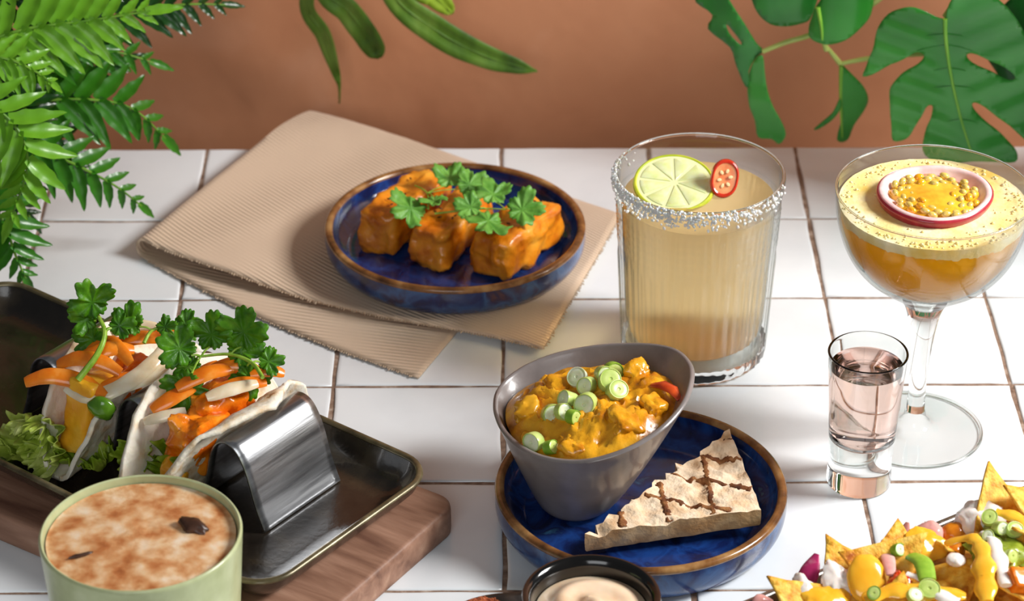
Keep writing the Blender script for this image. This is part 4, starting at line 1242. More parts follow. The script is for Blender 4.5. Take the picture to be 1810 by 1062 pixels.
# ------------------------------------------------------------------ metal tray of loaded nachos
NA = R(32.4)
NX, NY = Vector((math.cos(NA), math.sin(NA))), Vector((math.sin(NA), -math.cos(NA)))   # along the back edge, towards the viewer
NO = Vector((11.87, -55.0))
def NP(s, t, z):
    p = NO + NX * s + NY * t
    return (p.x, p.y, z)
m_nmetal = M('dull_steel_tray', [(0.3, (120, 112, 106)), (0.6, (164, 158, 152)), (0.8, (190, 186, 180))], s=0.6, detail=6, rough=0.28, metal=0.9)
NL, NW = 26.0, 13.0
ntray = thing('metal_tray', 'dull steel tray holding the loaded nachos', 'tray', NP(-1.5 + NL / 2, NW / 2, 0), (0, 0, NA))
nr = [rrect(NL - 2 * i, NW - 2 * i, max(0.3, 1.3 - i), z, 6) for i, z in ((1.1, 0.06), (0.9, 0.0), (0.75, 0.1), (0.45, 1.2), (0.3, 2.85), (0.42, 2.85), (0.58, 1.2), (0.95, 0.22), (1.4, 0.18))]
mk('body', loft(nr), m_nmetal, ntray)
nrim = []
for k in range(8):
    a = 2 * PI * k / 8
    i = 0.2 + 0.19 * math.cos(a)
    nrim.append(rrect(NL - 2 * i, NW - 2 * i, 1.3 - i, 2.88 + 0.1 * math.sin(a), 6))
mk('rolled_rim', loft(nrim, closed=True), m_nmetal, ntray)
m_chip = M('tortilla_chip', [(0.28, (176, 92, 10)), (0.40, (222, 150, 30)), (0.55, (244, 190, 66)), (0.75, (252, 216, 120))], s=1.5, detail=9, rough=0.6, bump=1.0, bs=3.5)
m_cheese = M('cheese_sauce', [(0.3, (246, 170, 24)), (0.7, (255, 200, 66))], s=0.5, rough=0.16, coat=0.5, sss=0.3)
m_sour = M('sour_cream', [(0.3, (240, 226, 218)), (0.7, (252, 246, 240))], s=0.6, rough=0.2, coat=0.3, sss=0.3)
m_ro = M('red_onion', [(0.3, (140, 20, 74)), (0.6, (184, 50, 104)), (0.85, (236, 190, 198))], s=0.7, rough=0.25, coat=0.3)
m_ropale = M('pale_red_onion', [(0.3, (214, 140, 134)), (0.6, (234, 176, 168)), (0.85, (246, 220, 214))], s=0.7, rough=0.25, coat=0.3, sss=0.3)
m_salsa = M('tomato_salsa', [(0.3, (150, 26, 4)), (0.7, (206, 66, 14))], s=1.0, rough=0.14, coat=0.6)
m_bean = M('orange_bean', [(0.3, (196, 104, 10)), (0.7, (230, 146, 34))], s=1.0, rough=0.2, coat=0.4)
m_guac = M('guacamole', [(0.3, (96, 116, 18)), (0.6, (150, 166, 50)), (0.8, (196, 204, 106))], s=1.6, rough=0.3, bump=0.7, bs=3, coat=0.3)

def chip_mesh(a, b, c, curl, seed):
    o2 = []
    cs = [Vector(a), Vector(b), Vector(c)]
    for k in range(3):
        p, q = cs[k], cs[(k + 1) % 3]
        for i in range(10):
            t = i / 10
            w = 0.06 * fr((k * 5 + t * 4, seed, 0), 1.0, seed)
            d_ = (q - p)
            pt = p + d_ * t + Vector((-d_.y, d_.x)).normalized() * w
            o2.append((pt.x, pt.y))
    g = cdt_leaf(o2, step=0.35, bend=None)
    return ([(x, z, curl * (x * x * 0.5 + z * z * 0.2) + 0.05 * fr((x, z, 0), 1.4, seed)) for x, _, z in g[0]], g[1])
cm = [mesh_data('tortilla_chip', chip_mesh((-2.7, -1.6), (2.7, -1.6), (0, 3.0), 0.07, 1), m_chip, 70), mesh_data('tortilla_chip', chip_mesh((-2.3, -1.5), (2.5, -1.3), (0.3, 2.7), -0.06, 2), m_chip, 70),
      mesh_data('tortilla_chip', chip_mesh((-2.5, -1.4), (2.2, -1.7), (-0.2, 2.8), 0.10, 3), m_chip, 70)]
def chip(k, s, t, z, rot, label, group='tortilla chips in the steel tray'):
    return mk('tortilla_chip', cm[k], None, None, NP(s, t, z), tuple(R(a) for a in rot), solid=0.16, label=label, cat='tortilla chip', group=group)
rc = random.Random(11)
for i in range(8):
    for j in range(4):
        s, t = 1.8 + i * 2.85 + rc.uniform(-.5, .5), 2.3 + j * 2.8 + rc.uniform(-.4, .4)
        chip(rc.randrange(3), min(s, 21.5), min(t, 10.7), 1.6 + 0.35 * min(3, j + 0.6) + rc.uniform(-.2, .3), (rc.uniform(-14, 16), rc.uniform(-12, 12), rc.uniform(0, 360)), 'tortilla chip in the lower layer of the nacho heap', 'lower nacho chips')
chip(0, 5.3, 2.7, 3.75, (24, -8, 25), 'large speckled tortilla chip at the left end of the nacho heap')
chip(1, 9.0, 5.4, 3.9, (26, 6, -60), 'pale cheesy tortilla chip in the middle of the nacho heap')
chip(2, 14.7, 3.3, 4.9, (34, 10, 20), 'tortilla chip standing at the top right of the heap')
chip(0, 16.6, 4.4, 4.6, (38, -16, 75), 'yellow tortilla chip at the right frame edge of the heap')
chip(1, 11.4, 3.3, 3.6, (40, -20, 150), 'small pointed tortilla chip between beans and pink onion')
chip(2, 6.6, 7.6, 4.0, (14, 8, 200), 'tortilla chip at the bottom of the heap under the sauce')
chip(0, 12.2, 8.2, 4.2, (20, -10, 100), 'orange-brown tortilla chip low on the right of the heap')
def nblob(name, s, t, z, size, mat, label, cat, amp=0.15, sc=0.8, rot=(0, 0, 0), group=None, seed=1.0):
    return mk(name, blob(*size, amp=amp * 1.6, s=sc * 1.25, sub=4, seed=seed + s), mat, None, NP(s, t, z), tuple(R(a) for a in rot), label=label, cat=cat, group=group)
def ntube(name, pts, r, mat, label, cat, flat=0.6, group=None):
    P = [Vector(NP(*p)) for p in pts]
    sp = smoothprof([tuple(p - P[0]) for p in P], 6)
    rl = r if isinstance(r, (list, tuple)) else [r] * len(pts)
    rs_ = [q[0] for q in smoothprof([(x,) for x in rl], 6)]
    rs_ = [r_ * (1 + (0.2 if name in ('cheese_sauce', 'sour_cream') else 0.0) * math.sin(i * 1.3 + pts[0][0] * 3)) for i, r_ in enumerate(rs_)]
    return mk(name, tube(sp, rs_, 12, flat * 0.75), mat, None, tuple(P[0]), label=label, cat=cat, group=group)
nblob('cheese_sauce', 5.2, 3.7, 4.55, (1.0, 1.45, 0.38), m_cheese, 'large glossy oval of cheese sauce on the left chip', 'sauce', 0.08, 0.5, (38, 0, 10))
nblob('cheese_sauce', 3.0, 3.3, 4.0, (1.5, 1.0, 0.3), m_cheese, 'cheese sauce pool at the lower left of the heap', 'sauce', 0.2, 0.6, (20, 0, 30))
nblob('cheese_sauce', 9.4, 2.9, 4.6, (1.5, 0.9, 0.28), m_cheese, 'cheese sauce draped beside the pink onion', 'sauce', 0.25, 0.7, (30, 0, 20))
ntube('cheese_sauce', [(10.2, 3.8, 4.9), (11.1, 4.7, 5.45), (10.9, 5.8, 5.5), (9.9, 7.2, 5.2), (8.7, 8.8, 5.0)], [0.22, 0.34, 0.42, 0.6, 0.4], m_cheese, 'thick ribbon of cheese sauce running down the right side', 'sauce', 0.6)
ntube('cheese_sauce', [(13.6, 3.8, 5.6), (14.2, 5.0, 5.6), (14.0, 6.4, 5.2), (13.2, 7.8, 4.9)], [0.3, 0.42, 0.3, 0.36], m_cheese, 'ribbon of cheese sauce at the right frame edge', 'sauce', 0.6)
ntube('cheese_sauce', [(4.0, 5.0, 4.6), (5.6, 5.4, 4.8), (7.0, 6.4, 4.8), (8.4, 7.6, 4.7)], [0.4, 0.55, 0.7, 0.3], m_cheese, 'cheese sauce band along the bottom of the heap', 'sauce', 0.5)
nblob('sour_cream', 4.2, 2.8, 4.3, (0.75, 1.0, 0.4), m_sour, 'sour cream dab between the speckled chip and cheese', 'sour cream', 0.3, 0.9, (35, 0, 0))
nblob('sour_cream', 2.5, 2.2, 4.0, (0.6, 0.95, 0.45), m_sour, 'sour cream dab under the purple onion wedge', 'sour cream', 0.3, 0.9, (35, 0, 30))
nblob('sour_cream', 13.5, 2.9, 4.5, (1.35, 1.1, 1.0), m_sour, 'rounded sour cream mound at the top right of the heap', 'sour cream', 0.2, 0.8)
ntube('sour_cream', [(12.0, 4.6, 5.4), (11.8, 5.6, 5.6), (11.2, 6.8, 5.4), (10.3, 8.4, 5.1)], [0.22, 0.3, 0.42, 0.3], m_sour, 'sour cream drizzle right of the cheese ribbon', 'sour cream', 0.7)
ntube('sour_cream', [(6.8, 4.9, 5.0), (7.2, 5.8, 5.1), (6.9, 6.8, 5.1), (7.6, 8.0, 4.9)], [0.2, 0.28, 0.35, 0.3], m_sour, 'sour cream drizzle beside the green onion strip', 'sour cream', 0.7)
nblob('sour_cream', 9.8, 5.2, 4.9, (0.5, 0.45, 0.3), m_sour, 'small sour cream spot on the middle chip', 'sour cream', 0.2, 1.0)
ntube('red_onion_wedge', [(3.0, 1.5, 3.7), (3.7, 1.1, 4.2), (4.3, 0.8, 4.75)], [0.55, 0.5, 0.14], m_ro, 'bright purple red onion wedge sticking up at the left', 'onion', 0.45)
nblob('red_onion_piece', 10.8, 1.9, 4.0, (0.85, 0.75, 0.75), m_ropale, 'rounded pale pink onion piece at the tray edge', 'onion', 0.15, 0.7)
ntube('red_onion_strip', [(8.9, 0.8, 3.5), (9.9, 0.9, 3.9), (10.4, 0.7, 4.3)], [0.45, 0.4, 0.12], m_ropale, 'pale onion strip lying over the tray rim behind pink piece', 'onion', 0.4)
ntube('red_onion_strip', [(0.3, 0.9, 2.8), (0.9, 0.6, 3.2), (1.5, 0.9, 2.9)], [0.2, 0.3, 0.2], m_ropale, 'small pink onion strip at the left end of the tray', 'onion', 0.6)
ntube('red_onion_strip', [(7.4, 2.4, 4.7), (6.9, 3.3, 5.0), (6.2, 4.4, 4.9)], [0.3, 0.36, 0.25], m_ropale, 'pink onion strip beside the orange chip fragment', 'onion', 0.4)
nblob('salsa_spoonful', 6.3, 5.2, 4.5, (0.7, 1.3, 0.5), m_salsa, 'glossy red tomato salsa between chip and green onion', 'salsa', 0.3, 0.9, (30, 0, 20))
chip(2, 6.9, 3.6, 4.35, (30, 30, -40), 'orange tortilla chip fragment behind the red salsa')
nblob('bean', 12.1, 2.6, 4.0, (0.95, 0.7, 0.7), m_bean, 'orange bean behind the cheese ribbon', 'bean', 0.08, 0.7, (0, 0, 20))
nblob('bean', 11.2, 3.6, 3.9, (0.7, 0.5, 0.5), m_bean, 'small orange bean under the cheese ribbon', 'bean', 0.08, 0.7, (0, 0, 60))
nblob('guacamole', 12.3, 5.4, 4.6, (1.5, 1.7, 0.8), m_guac, 'chunky guacamole spoonful under the onion slices', 'guacamole', 0.3, 0.9)
ntube('green_onion_strip', [(8.0, 3.8, 5.0), (7.9, 4.8, 5.25), (7.2, 6.0, 5.2)], [0.4, 0.5, 0.45], m_soD, 'long green onion strip left of the middle chip', 'spring onion', 0.5)
GN = 'spring onion slices on the nachos'
for s, t, z, r, h, ro, mm, lab in [
        (7.6, 3.0, 5.0, 0.5, 0.5, (50, 20, 30), (m_soD, m_soW), 'green-edged onion slice above the long green strip'),
        (6.8, 6.6, 5.1, 0.75, 0.4, (35, 0, 0), (m_soG, m_soG), 'large light green onion slice at the foot of the green strip'),
        (13.1, 3.9, 5.4, 0.6, 0.4, (30, -10, 0), (m_soG, m_soG), 'topmost pale green onion slice by the sour cream mound'),
        (12.9, 4.7, 5.4, 0.5, 0.7, (60, 10, 20), (m_soG, m_soW), 'whitish onion slice standing amid the green slices'),
        (13.4, 5.4, 5.4, 0.62, 0.4, (25, 15, 0), (m_soG, m_soG), 'round pale green onion slice on the right guacamole side'),
        (12.0, 5.1, 5.4, 0.45, 0.5, (40, -20, 0), (m_soG, m_soW), 'small onion slice next to the sour cream drizzle'),
        (11.9, 6.7, 5.2, 0.5, 0.5, (55, 0, 40), (m_soG, m_soG), 'yellow green onion slice low on the guacamole'),
        (4.4, 5.2, 5.0, 0.5, 0.4, (50, 0, 0), (m_soD, m_soG), 'dark green onion slice at the bottom left of heap'),
        (5.8, 6.6, 5.1, 0.55, 0.4, (30, 20, 0), (m_soG, m_soW), 'pale onion slice at the bottom edge beside the salsa')]:
    onion_slice(lab, NP(s, t, z), r * 0.72, h * 0.85, tuple(R(a) for a in ro), mm, GN)
mk('carrot_piece', chunk(1.5, 1.2, 0.9, 0.15, 0.08, 1, 8, 3), m_carrot, None, NP(11.3, 8.2, 4.6), (R(25), R(15), R(20)), label='orange angular carrot piece at the right frame edge', cat='carrot')

for k, (s_, t_, z_, ro, lab) in enumerate([(2.2, 3.4, 3.6, (30, -14, 60), 'tortilla chip poking out at the far left of the heap'), (8.0, 2.6, 3.9, (22, 8, 0), 'tortilla chip behind the cheese sauce beside pink onion'),
 (13.2, 6.9, 4.4, (36, -18, -30), 'tortilla chip right of the guacamole'), (15.4, 6.2, 4.5, (30, 12, 120), 'tortilla chip cut by the right frame edge'),
        (4.6, 6.2, 4.1, (26, -6, -20), 'tortilla chip below the oval of cheese sauce')]):
    chip(k % 3, s_, t_, z_, ro, lab)
# ------------------------------------------------------------------ plants
m_fernb = M('bright_fern', [(0.3, (84, 146, 24)), (0.55, (122, 184, 44)), (0.8, (160, 212, 84))], s=0.35, rough=0.36, bump=0.3, bs=2.5, transl=0.25, coat=0.15)
m_fern = M('mid_green_fern', [(0.3, (32, 90, 14)), (0.55, (60, 130, 26)), (0.8, (104, 168, 52))], s=0.35, rough=0.34, bump=0.3, bs=2.5, transl=0.22, coat=0.15)
m_fernd = M('deep_green_fern', [(0.3, (16, 50, 14)), (0.55, (30, 76, 24)), (0.8, (62, 116, 50))], s=0.35, rough=0.3, bump=0.3, bs=2.5, transl=0.18, coat=0.2)
m_rach = M('fern_rachis', [(0.3, (70, 120, 24)), (0.7, (116, 160, 48))], s=0.8, rough=0.45)
m_pot = M('terracotta_pot', [(0.3, (150, 86, 58)), (0.7, (184, 116, 84))], s=0.6, rough=0.85, bump=0.3, bs=3)
m_soil = M('potting_soil', [(0.3, (46, 34, 26)), (0.7, (78, 60, 46))], s=1.5, rough=1.0, bump=1.0, bs=4)
def pot(parent, r, h):
    p = smoothprof([(0.01, 0.0), (r * 0.68, 0.0), (r * 0.72, 0.15), (r * 0.92, h * 0.78)], 3) + [(r * 1.0, h * 0.79), (r * 1.05, h * 0.82), (r * 1.07, h * 0.98), (r * 1.04, h), (r * 0.95, h), (r * 0.92, h * 0.9)]
    mk('pot', lathe(p, 56, cap1=False), m_pot, parent)
    mk('soil', lathe([(r * 0.93, h * 0.84), (r * 0.93, h * 0.9), (r * 0.5, h * 0.93), (0.01, h * 0.94)], 40), m_soil, parent)

def leaflet(seed, sick):
    """blade along +x from 0 to 1 with a folded midrib and slightly toothed edge"""
    def fn(u, v):
        w = 0.125 * min(1.0, (1 - u) * 2.6) ** 0.6 * (0.8 + 0.35 * math.sin(PI * min(1, u * 1.4)))
        w *= 1 + 0.05 * math.sin(u * 22 + seed)
        s = (v - 0.5) * 2
        return (u, s * w + sick * 0.16 * u * u, 0.35 * abs(s) * w - 0.14 * u * u + 0.012 * math.sin(u * 20 + seed) * abs(s))
    return grid(fn, 16, 4)
lm = {}
for key, mm in (('b', m_fernb), ('m', m_fern), ('d', m_fernd)):
    lm[key] = [[mesh_data('leaflet', leaflet(k * 2.1, sk), mm, 70) for k in range(3)] for sk in (-1, 1, 0)]
FP = (-41.5, -12.0)
fern = thing('potted_fern', 'bushy artificial fern with bright and dark fronds at the left', 'plant', (FP[0], FP[1], 0))
pot(fern, 4.6, 8.0)
FN = Vector((0.1, -0.72, 0.68))
def frond(pts, kind, n, lmax, droopz=0.0):
    root = (FP[0] + rnd.uniform(-1.2, 1.2), FP[1] + rnd.uniform(-1.2, 1.2), 7.5)
    p1 = Vector(pts[0])
    mid = (Vector(root) + p1) / 2 + Vector((0.6, 0, 1.2))
    path = [Vector(root), mid] + [Vector(p) for p in pts]
    sp = smoothprof([tuple(p - Vector((FP[0], FP[1], 0))) for p in path], 8)
    m = len(sp)
    fo = mk('frond', tube(sp, [0.17 * (1.1 - 0.8 * i / m) for i in range(m)], 7), m_rach, fern)
    # arc-length positions on the visible part
    i0 = 16
    V = [Vector(p) for p in sp]
    idx = list(range(i0, m))
    tot = sum((V[i + 1] - V[i]).length for i in range(i0, m - 1))
    acc, want, k = 0.0, 0.3, 0
    for i in range(i0, m - 1):
        seg = (V[i + 1] - V[i]).length
        while want <= acc + seg and k < n:
            p = V[i] + (V[i + 1] - V[i]) * ((want - acc) / seg)
            t = (V[min(i + 2, m - 1)] - V[max(i - 1, 0)]).normalized()
            f = want / tot
            L_ = lmax * (0.75 + 0.25 * math.sin(PI * min(1, f * 1.3))) * (1.0 if f < 0.55 else 1.0 - 0.62 * (f - 0.55) / 0.45)
            side = t.cross(FN).normalized()
            for sg in (1, -1):
                an = R(58 - 26 * f + rnd.uniform(-6, 6))
                d_ = t * math.cos(an) + side * (sg * math.sin(an)) + FN * rnd.uniform(-0.12, 0.16) + Vector((0, 0, droopz))
                mt_ = frame_matrix(p, d_, FN + side * (0.25 * sg)) @ Matrix.Diagonal((L_, L_ * (0.92 + 0.3 * f), L_, 1))
                o = mk('leaflet', lm[kind][0 if sg > 0 else 1][rnd.randrange(3)], None, fo)
                set_m(o, mt_)
            k += 1
            want += tot / n
        acc += seg
    t = (V[-1] - V[-3]).normalized()
    o = mk('leaflet', lm[kind][2][0], None, fo)
    set_m(o, frame_matrix(V[-1] - t * 0.3, t, FN) @ Matrix.Diagonal((lmax * 0.6, lmax * 0.6, lmax * 0.6, 1)))
FR_ = [
 ([(-32.6, -15.0, 14.7), (-29.2, -14.0, 15.6), (-25.5, -13.0, 15.7), (-21.6, -12.0, 15.9)], 'b', 10, 3.1),
 ([(-27.8, -6.0, 11.5), (-23.8, -5.0, 12.6), (-20.3, -4.0, 12.6), (-17.9, -3.0, 12.1)], 'd', 9, 2.3),
 ([(-33.1, -10.0, 9.9), (-28.9, -9.0, 11.2), (-25.0, -8.0, 11.2), (-22.3, -7.0, 9.9)], 'm', 9, 2.5),
 ([(-32.7, -13.0, 9.4), (-28.2, -12.0, 9.8), (-23.8, -11.0, 8.9), (-21.5, -10.0, 6.0)], 'm', 10, 2.9),
 ([(-32.1, -17.0, 9.5), (-28.2, -16.0, 8.2), (-24.6, -15.0, 5.6), (-22.8, -14.0, 3.3)], 'm', 9, 2.4),
 ([(-31.8, -20.0, 14.1), (-29.1, -21.0, 12.9), (-28.3, -21.5, 10.4), (-29.6, -22.0, 6.8)], 'b', 10, 2.7),
 ([(-32.4, -20.0, 8.0), (-30.4, -21.0, 6.6), (-29.6, -21.5, 4.1), (-29.1, -21.6, 2.5)], 'm', 7, 2.4),
 ([(-32.0, -18.0, 15.8), (-29.6, -18.0, 15.6), (-28.0, -18.0, 14.8), (-27.1, -17.5, 13.7)], 'b', 7, 1.9),
 ([(-32.0, -13.0, 16.4), (-28.7, -12.0, 16.9), (-25.7, -11.0, 17.0), (-22.7, -10.0, 16.9)], 'd', 8, 2.4),
 ([(-33.9, -7.0, 7.1), (-30.3, -6.0, 7.8), (-27.1, -5.0, 8.0), (-24.8, -4.0, 8.5)], 'd', 8, 2.6),
 ([(-33.0, -12.0, 8.1), (-30.2, -12.0, 7.9), (-28.1, -12.0, 6.7), (-26.8, -12.0, 4.8)], 'd', 8, 2.6),
 ([(-32.3, -16.0, 8.6), (-30.7, -16.0, 7.0), (-30.2, -16.0, 5.0), (-29.5, -16.0, 3.6)], 'd', 6, 2.2),
 ([(-33.5, -12.0, 11.5), (-30.5, -11.5, 12.2), (-28.0, -11.0, 12.6), (-25.4, -10.0, 12.3)], 'm', 8, 2.6),
 ([(-33.5, -14.0, 12.0), (-31.2, -14.5, 11.8), (-29.4, -15.0, 10.8), (-28.0, -15.0, 9.2)], 'd', 8, 2.5),
]
for f in FR_:
    frond(f[0], f[1], f[2] + 1, f[3] * 1.3)

BIG = [(28.03, 13.52), (27.49, 13.61), (26.63, 14.04), (25.78, 14.24), (24.97, 13.92), (24.31, 13.27), (23.94, 12.55), (23.79, 11.23), (23.52, 9.91), (23.26, 8.84), (24.22, 9.3), (25.36, 10.1), (26.39, 10.8), (26.93, 10.76), (26.9, 10.36), (26.12, 9.56), (25.45, 8.9), (25.08, 8.16), (25.08, 7.21), (25.29, 5.58), (25.51, 4.28), (26.25, 4.48), (26.8, 5.3), (27.41, 6.8), (27.82, 7.0), (27.81, 6.39), (27.58, 5.44), (27.38, 4.07), (27.8, 3.24), (29.05, 2.95), (30.62, 3.22), (32.11, 3.01), (33.52, 2.94), (33.58, 3.63), (32.82, 4.6), (31.49, 5.83), (30.63, 6.65), (30.34, 7.2), (30.64, 7.26), (31.68, 6.51), (32.99, 5.42), (34.44, 4.18), (35.72, 3.62), (35.68, 5.27), (35.07, 7.72), (34.25, 10.0), (33.49, 11.73), (32.77, 13.04), (31.7, 14.35), (30.93, 15.0), (29.95, 15.39), (29.0, 15.4), (28.34, 14.88), (28.1, 14.1)]
BIGHOLE = [(29.75, 10.75), (30.35, 10.68), (31.86, 9.88), (32.95, 9.07), (32.93, 8.74), (32.31, 8.87), (30.92, 9.68), (29.9, 10.35)]
BIGRIB = [(28.03, 13.52), (28.21, 12.01), (28.78, 9.35), (29.63, 6.38), (30.5, 3.92)]
L2 = [(12.8, 13.34), (12.59, 12.55), (13.71, 11.68), (13.44, 10.67), (14.89, 9.52), (15.3, 8.37), (15.99, 6.72), (16.29, 6.86), (16.19, 7.82), (16.63, 8.77), (17.11, 9.18), (16.59, 9.85), (15.8, 11.2), (14.76, 12.81), (14.36, 13.6)]
L2HOLE = [(14.61, 11.07), (14.83, 10.94), (15.61, 9.92), (15.49, 9.79), (14.85, 10.47)]
L2B = [(17.05, 8.97), (16.63, 8.77), (16.31, 7.82), (16.18, 6.58), (16.36, 5.2), (16.78, 4.09), (17.02, 2.97), (17.89, 2.96), (18.4, 2.68), (18.8, 3.38), (18.44, 4.36), (17.9, 5.33), (17.48, 6.44), (17.23, 7.81)]
L3 = [(16.19, 13.33), (16.28, 12.54), (16.75, 11.67), (17.51, 11.06), (18.49, 10.92), (19.45, 11.08), (19.99, 11.32), (20.26, 11.99), (20.46, 12.79), (20.47, 13.58), (18.56, 14.38), (17.0, 14.12)]
L4 = [(20.23, 13.09), (19.98, 12.23), (19.83, 11.5), (19.93, 10.77), (20.56, 10.46), (21.29, 10.43), (22.24, 10.76), (23.04, 11.42), (23.66, 12.15), (23.85, 12.95), (23.85, 13.87), (23.66, 14.92), (22.44, 15.18), (21.17, 14.53)]
L5 = [(22.38, 7.71), (22.33, 6.61), (22.45, 5.23), (22.71, 3.83), (22.44, 2.07), (23.17, 1.93), (23.55, 2.98), (24.17, 3.96), (24.43, 4.8), (24.05, 5.78), (23.38, 6.61), (22.71, 7.37)]
L5B = [(22.38, 5.33), (22.0, 4.35), (21.42, 3.66), (20.84, 2.96), (21.21, 3.03), (22.04, 3.79), (22.54, 4.77)]
ST1 = [(17.02, 9.25), (18.51, 9.92), (19.95, 10.39), (22.2, 11.46), (24.29, 12.92), (26.21, 14.89)]
ST2 = [(21.23, 9.18), (21.76, 8.5), (22.3, 7.81)]
ST3 = [(22.36, 7.81), (23.15, 8.01), (24.18, 8.19), (26.81, 8.48)]
ST4 = [(28.1, 13.33), (29.31, 15.21), (31.58, 16.37)]
m_mon = M('swiss_cheese_leaf', [(0.3, (36, 116, 36)), (0.5, (54, 148, 50)), (0.75, (84, 176, 76))], s=0.12, detail=3, rough=0.32, bump=0.25, bs=0.8, transl=0.18, coat=0.2)
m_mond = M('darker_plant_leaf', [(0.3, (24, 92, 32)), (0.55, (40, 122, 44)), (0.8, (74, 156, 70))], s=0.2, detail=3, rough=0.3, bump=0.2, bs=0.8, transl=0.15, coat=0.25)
m_mons = M('yellow_green_stalk', [(0.3, (138, 164, 66)), (0.7, (184, 198, 110))], s=0.6, rough=0.4)
m_monr = M('leaf_midrib', [(0.3, (92, 160, 36)), (0.7, (136, 190, 60))], s=0.6, rough=0.4)
MP = (47.0, -7.0)
mon = thing('potted_monstera', 'split-leaved artificial monstera with pale stalks at the right', 'plant', (MP[0], MP[1], 0))
pot(mon, 5.0, 8.5)
def rel3(p, y=None):
    return (p[0] - MP[0], (y if y is not None else p[1]) - MP[1], p[2] if len(p) > 2 else p[1])
def monleaf(outline, holes, y0, mat, bend, step=0.45, rib=None):
    outline = closed_smooth(outline, 3)
    holes = [closed_smooth(h, 3) for h in holes]
    g = cdt_leaf(outline, holes, step, bend)
    o = mk('leaf', ([(x - MP[0], y + y0 - MP[1], z) for x, y, z in g[0]], g[1]), mat, mon, solid=0.07, smooth=80)
    if rib:
        sp = smoothprof([(x - MP[0], bend(x, z) + y0 - MP[1] - 0.06, z) for x, z in rib], 5)
        mk('midrib', tube(sp, [0.13 * (1.15 - 0.8 * i / len(sp)) for i in range(len(sp))], 8), m_monr, o)
    return o
def ribx(z):
    for (xa, za), (xb, zb) in zip(BIGRIB, BIGRIB[1:]):
        if z >= zb:
            return xa + (xb - xa) * (za - z) / (za - zb)
    return BIGRIB[-1][0]
def lateral(x, z, slope):
    return math.sin((z - slope * abs(x - ribx(z))) * 3.2)
bo = monleaf(BIG, [BIGHOLE], -8.0, m_mon, lambda x, z: 0.16 * abs(x - ribx(z)) + 0.10 * lateral(x, z, 0.35) * min(1, abs(x - ribx(z)) / 1.2) - 0.012 * (z - 8) ** 2, 0.35, BIGRIB)
for k, (z, l) in enumerate([(12.4, 3.0), (11.6, 2.6), (9.9, 2.6), (8.6, 3.2), (6.2, 2.2)]):
    for sg in (-1, 1):
        x = ribx(z)
        pts = [(x + sg * l * t, z - 0.38 * l * t * t - 0.25 * t) for t in (0, 0.35, 0.7)]
        bz_ = lambda a, b: 0.16 * abs(a - ribx(b)) + 0.10 * lateral(a, b, 0.35) * min(1, abs(a - ribx(b)) / 1.2) - 0.012 * (b - 8) ** 2
        mk('vein', tube([(a - MP[0], bz_(a, b) - 8.04 - MP[1], b) for a, b in pts], [0.045, 0.035, 0.015], 6), m_mon, bo)
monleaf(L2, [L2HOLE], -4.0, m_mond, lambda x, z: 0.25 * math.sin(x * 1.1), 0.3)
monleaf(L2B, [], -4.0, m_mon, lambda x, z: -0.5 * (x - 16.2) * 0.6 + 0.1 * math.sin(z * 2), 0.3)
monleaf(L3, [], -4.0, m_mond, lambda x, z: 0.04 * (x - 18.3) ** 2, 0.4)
monleaf(L4, [], -5.5, m_mon, lambda x, z: 0.10 * (x - 21.8) ** 2 - 0.2, 0.4, [(20.3, 13.0), (20.6, 11.6), (20.7, 10.7)])
monleaf(L5, [], -3.0, m_mon, lambda x, z: 0.3 * (x - 22.4), 0.3, [(22.38, 7.6), (22.5, 5.2), (22.8, 2.2)])
monleaf(L5B, [], -3.2, m_mon, lambda x, z: 0.2 * math.sin(z), 0.3)
def stalk(pts, y, r, ext):
    P = [(x - MP[0], y - MP[1], z) for x, z in pts] + [(e[0] - MP[0], e[1] - MP[1], e[2]) for e in ext]
    sp = smoothprof(P, 5)
    mk('stalk', tube(sp, [r * (0.85 + 0.6 * i / len(sp)) for i in range(len(sp))], 8), m_mons, mon)
stalk(ST1, -4.3, 0.19, [(33, -4.5, 19.5), (41, -6, 18.5), (46.4, -6.8, 7.8)])
stalk(ST2, -3.2, 0.14, [])
stalk(ST3, -3.2, 0.17, [(31, -3.5, 9.0), (40, -5.0, 12.0), (46, -6.5, 7.8)])
stalk(ST4, -7.7, 0.2, [(36, -7.5, 18.0), (42.5, -7.3, 16.5), (47, -7.2, 7.8)])
stalk([(20.1, 11.1), (20.8, 10.3), (21.23, 9.18)], -4.0, 0.13, [])
# darker green background leaf behind the big one at the right edge
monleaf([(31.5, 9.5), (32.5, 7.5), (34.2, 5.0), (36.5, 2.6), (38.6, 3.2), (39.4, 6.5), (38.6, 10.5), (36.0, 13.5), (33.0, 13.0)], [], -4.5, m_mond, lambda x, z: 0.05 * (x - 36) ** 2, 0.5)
stalk([(38.6, 10.5), (40.5, 12.5)], -4.3, 0.18, [(44, -5.5, 12.0), (47.6, -6.6, 7.8)])

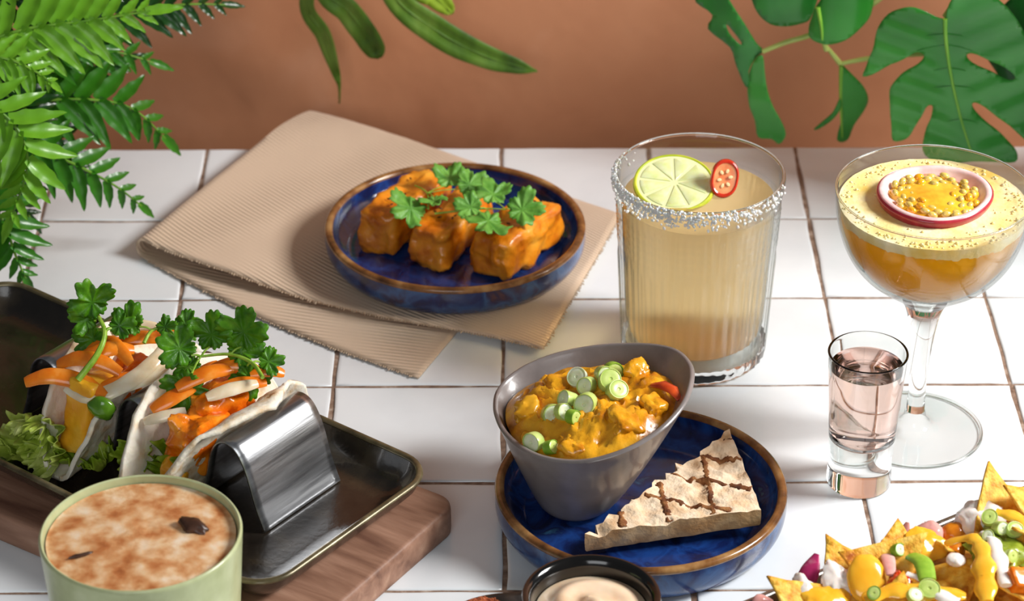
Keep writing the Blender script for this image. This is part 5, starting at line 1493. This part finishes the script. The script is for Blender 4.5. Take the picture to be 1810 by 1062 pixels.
# unseen upright leaves added round the pot to shade the back-right tiles
for k, (cx, cy, cz, az, sc) in enumerate([(40.5, -9.0, 17.5, 75, 0.95), (43.5, -12.5, 22.0, 100, 1.05), (45.0, -6.0, 25.5, 80, 1.0), (41.5, -5.0, 23.0, 60, 0.85), (49.0, -10.5, 16.0, 110, 1.0), (46.0, -13.0, 14.5, 85, 0.8)]):
    g = cdt_leaf(closed_smooth(BIG, 2), [], 0.9, lambda x, z: 0.16 * abs(x - ribx(z)))
    ca, sa = math.cos(R(az)), math.sin(R(az))
    V = []
    for x, y, z in g[0]:
        lx, ly, lz = (x - 29.5) * sc, y * sc, (z - 9.0) * sc
        V.append((lx * ca - ly * sa + cx - MP[0], lx * sa + ly * ca + cy - MP[1], lz + cz))
    mk('leaf', (V, g[1]), m_mon, mon, solid=0.07, smooth=80)
    mk('stalk', tube(smoothprof([(cx - MP[0], cy - MP[1], cz + 4.4 * sc), ((cx - MP[0]) * 0.6 + 1.0, (cy - MP[1]) * 0.6, cz * 0.75 + 3), (0.3 * math.cos(k * 2), 0.3 * math.sin(k * 2), 7.8)], 5), 0.2, 8), m_mons, mon)

# long strap leaves hanging down in front of the wall
m_strap = M('strap_leaf', [(0.3, (52, 84, 14)), (0.5, (84, 122, 32)), (0.75, (130, 160, 70))], s=0.5, stretch=(1, 1, 0.3), rough=0.42, bump=0.3, bs=2, transl=0.15)
m_strapb = M('lime_strap_leaf', [(0.3, (120, 160, 20)), (0.7, (168, 196, 60))], s=0.5, rough=0.45, transl=0.25)
SP = (-7.5, 6.5, 20.0)
strap = thing('trailing_plant', 'trailing plant with long strap leaves hanging before the wall', 'plant', (SP[0], 9.0, SP[2]))
def strapleaf(pts, widths, mat, roll=0.0, fold=0.3):
    path = [(SP[0], 6.6, SP[2] + 0.5), ((SP[0] + pts[0][0]) / 2, (6.6 + pts[0][1]) / 2 - 1.0, (SP[2] + pts[0][2]) / 2 + 1.0)] + pts
    w = [0.3, widths[0]] + widths
    sp = smoothprof([tuple(p) + (q,) for p, q in zip(path, w)], 8)
    V, F = [], []
    m = len(sp)
    for i, p in enumerate(sp):
        a, b = sp[max(i - 1, 0)], sp[min(i + 1, m - 1)]
        t = Vector((b[0] - a[0], b[1] - a[1], b[2] - a[2])).normalized()
        s = t.cross(Vector((math.sin(roll), -math.cos(roll), 0.25))).normalized()
        n = s.cross(t)
        for k in (-1, -0.5, 0, 0.5, 1):
            q = Vector(p[:3]) + s * (p[3] * k) + n * (fold * abs(k) * p[3]) + n * (0.05 * math.sin(i * 0.9 + k))
            V.append((q.x - SP[0], q.y - 9.0, q.z - SP[2]))
    for i in range(m - 1):
        for k in range(4):
            o = i * 5 + k
            F.append((o, o + 1, o + 6, o + 5))
    lf = mk('strap_leaf', (V, F), mat, strap, solid=0.06, smooth=70)
    mk('midrib', tube([(p[0] - SP[0], p[1] - 9.0 - 0.04, p[2] - SP[2]) for p in sp[:-3]], 0.07, 6), mat, lf)
strapleaf([(-13.2, 5.6, 8.7), (-12.2, 5.8, 5.7), (-11.5, 6.0, 2.9), (-11.25, 6.0, 1.6), (-11.3, 6.0, 0.3)], [0.5, 0.55, 0.32, 0.10, 0.03], m_strap)
strapleaf([(-11.9, 5.0, 10.0), (-10.4, 5.0, 7.9), (-9.3, 5.0, 6.2), (-8.6, 5.0, 4.9), (-8.35, 5.0, 4.3)], [0.75, 0.85, 0.85, 0.7, 0.15], m_strap)
strapleaf([(-7.4, 4.0, 10.0), (-4.4, 4.0, 6.9), (-1.4, 4.0, 5.1), (1.0, 4.0, 4.2), (2.5, 4.0, 3.75)], [0.8, 1.0, 0.85, 0.55, 0.04], m_strap)
strapleaf([(-6.0, 5.3, 9.9), (-4.6, 5.4, 8.9), (-3.6, 5.5, 7.8), (-3.3, 5.5, 7.4)], [0.6, 0.8, 0.5, 0.05], m_strapb)
mk('stem', tube([(0, 0.05, 4.5), (0, -1.2, 2.4), (0, -2.4, 0.4)], [0.5, 0.42, 0.4], 10), m_rach, strap)
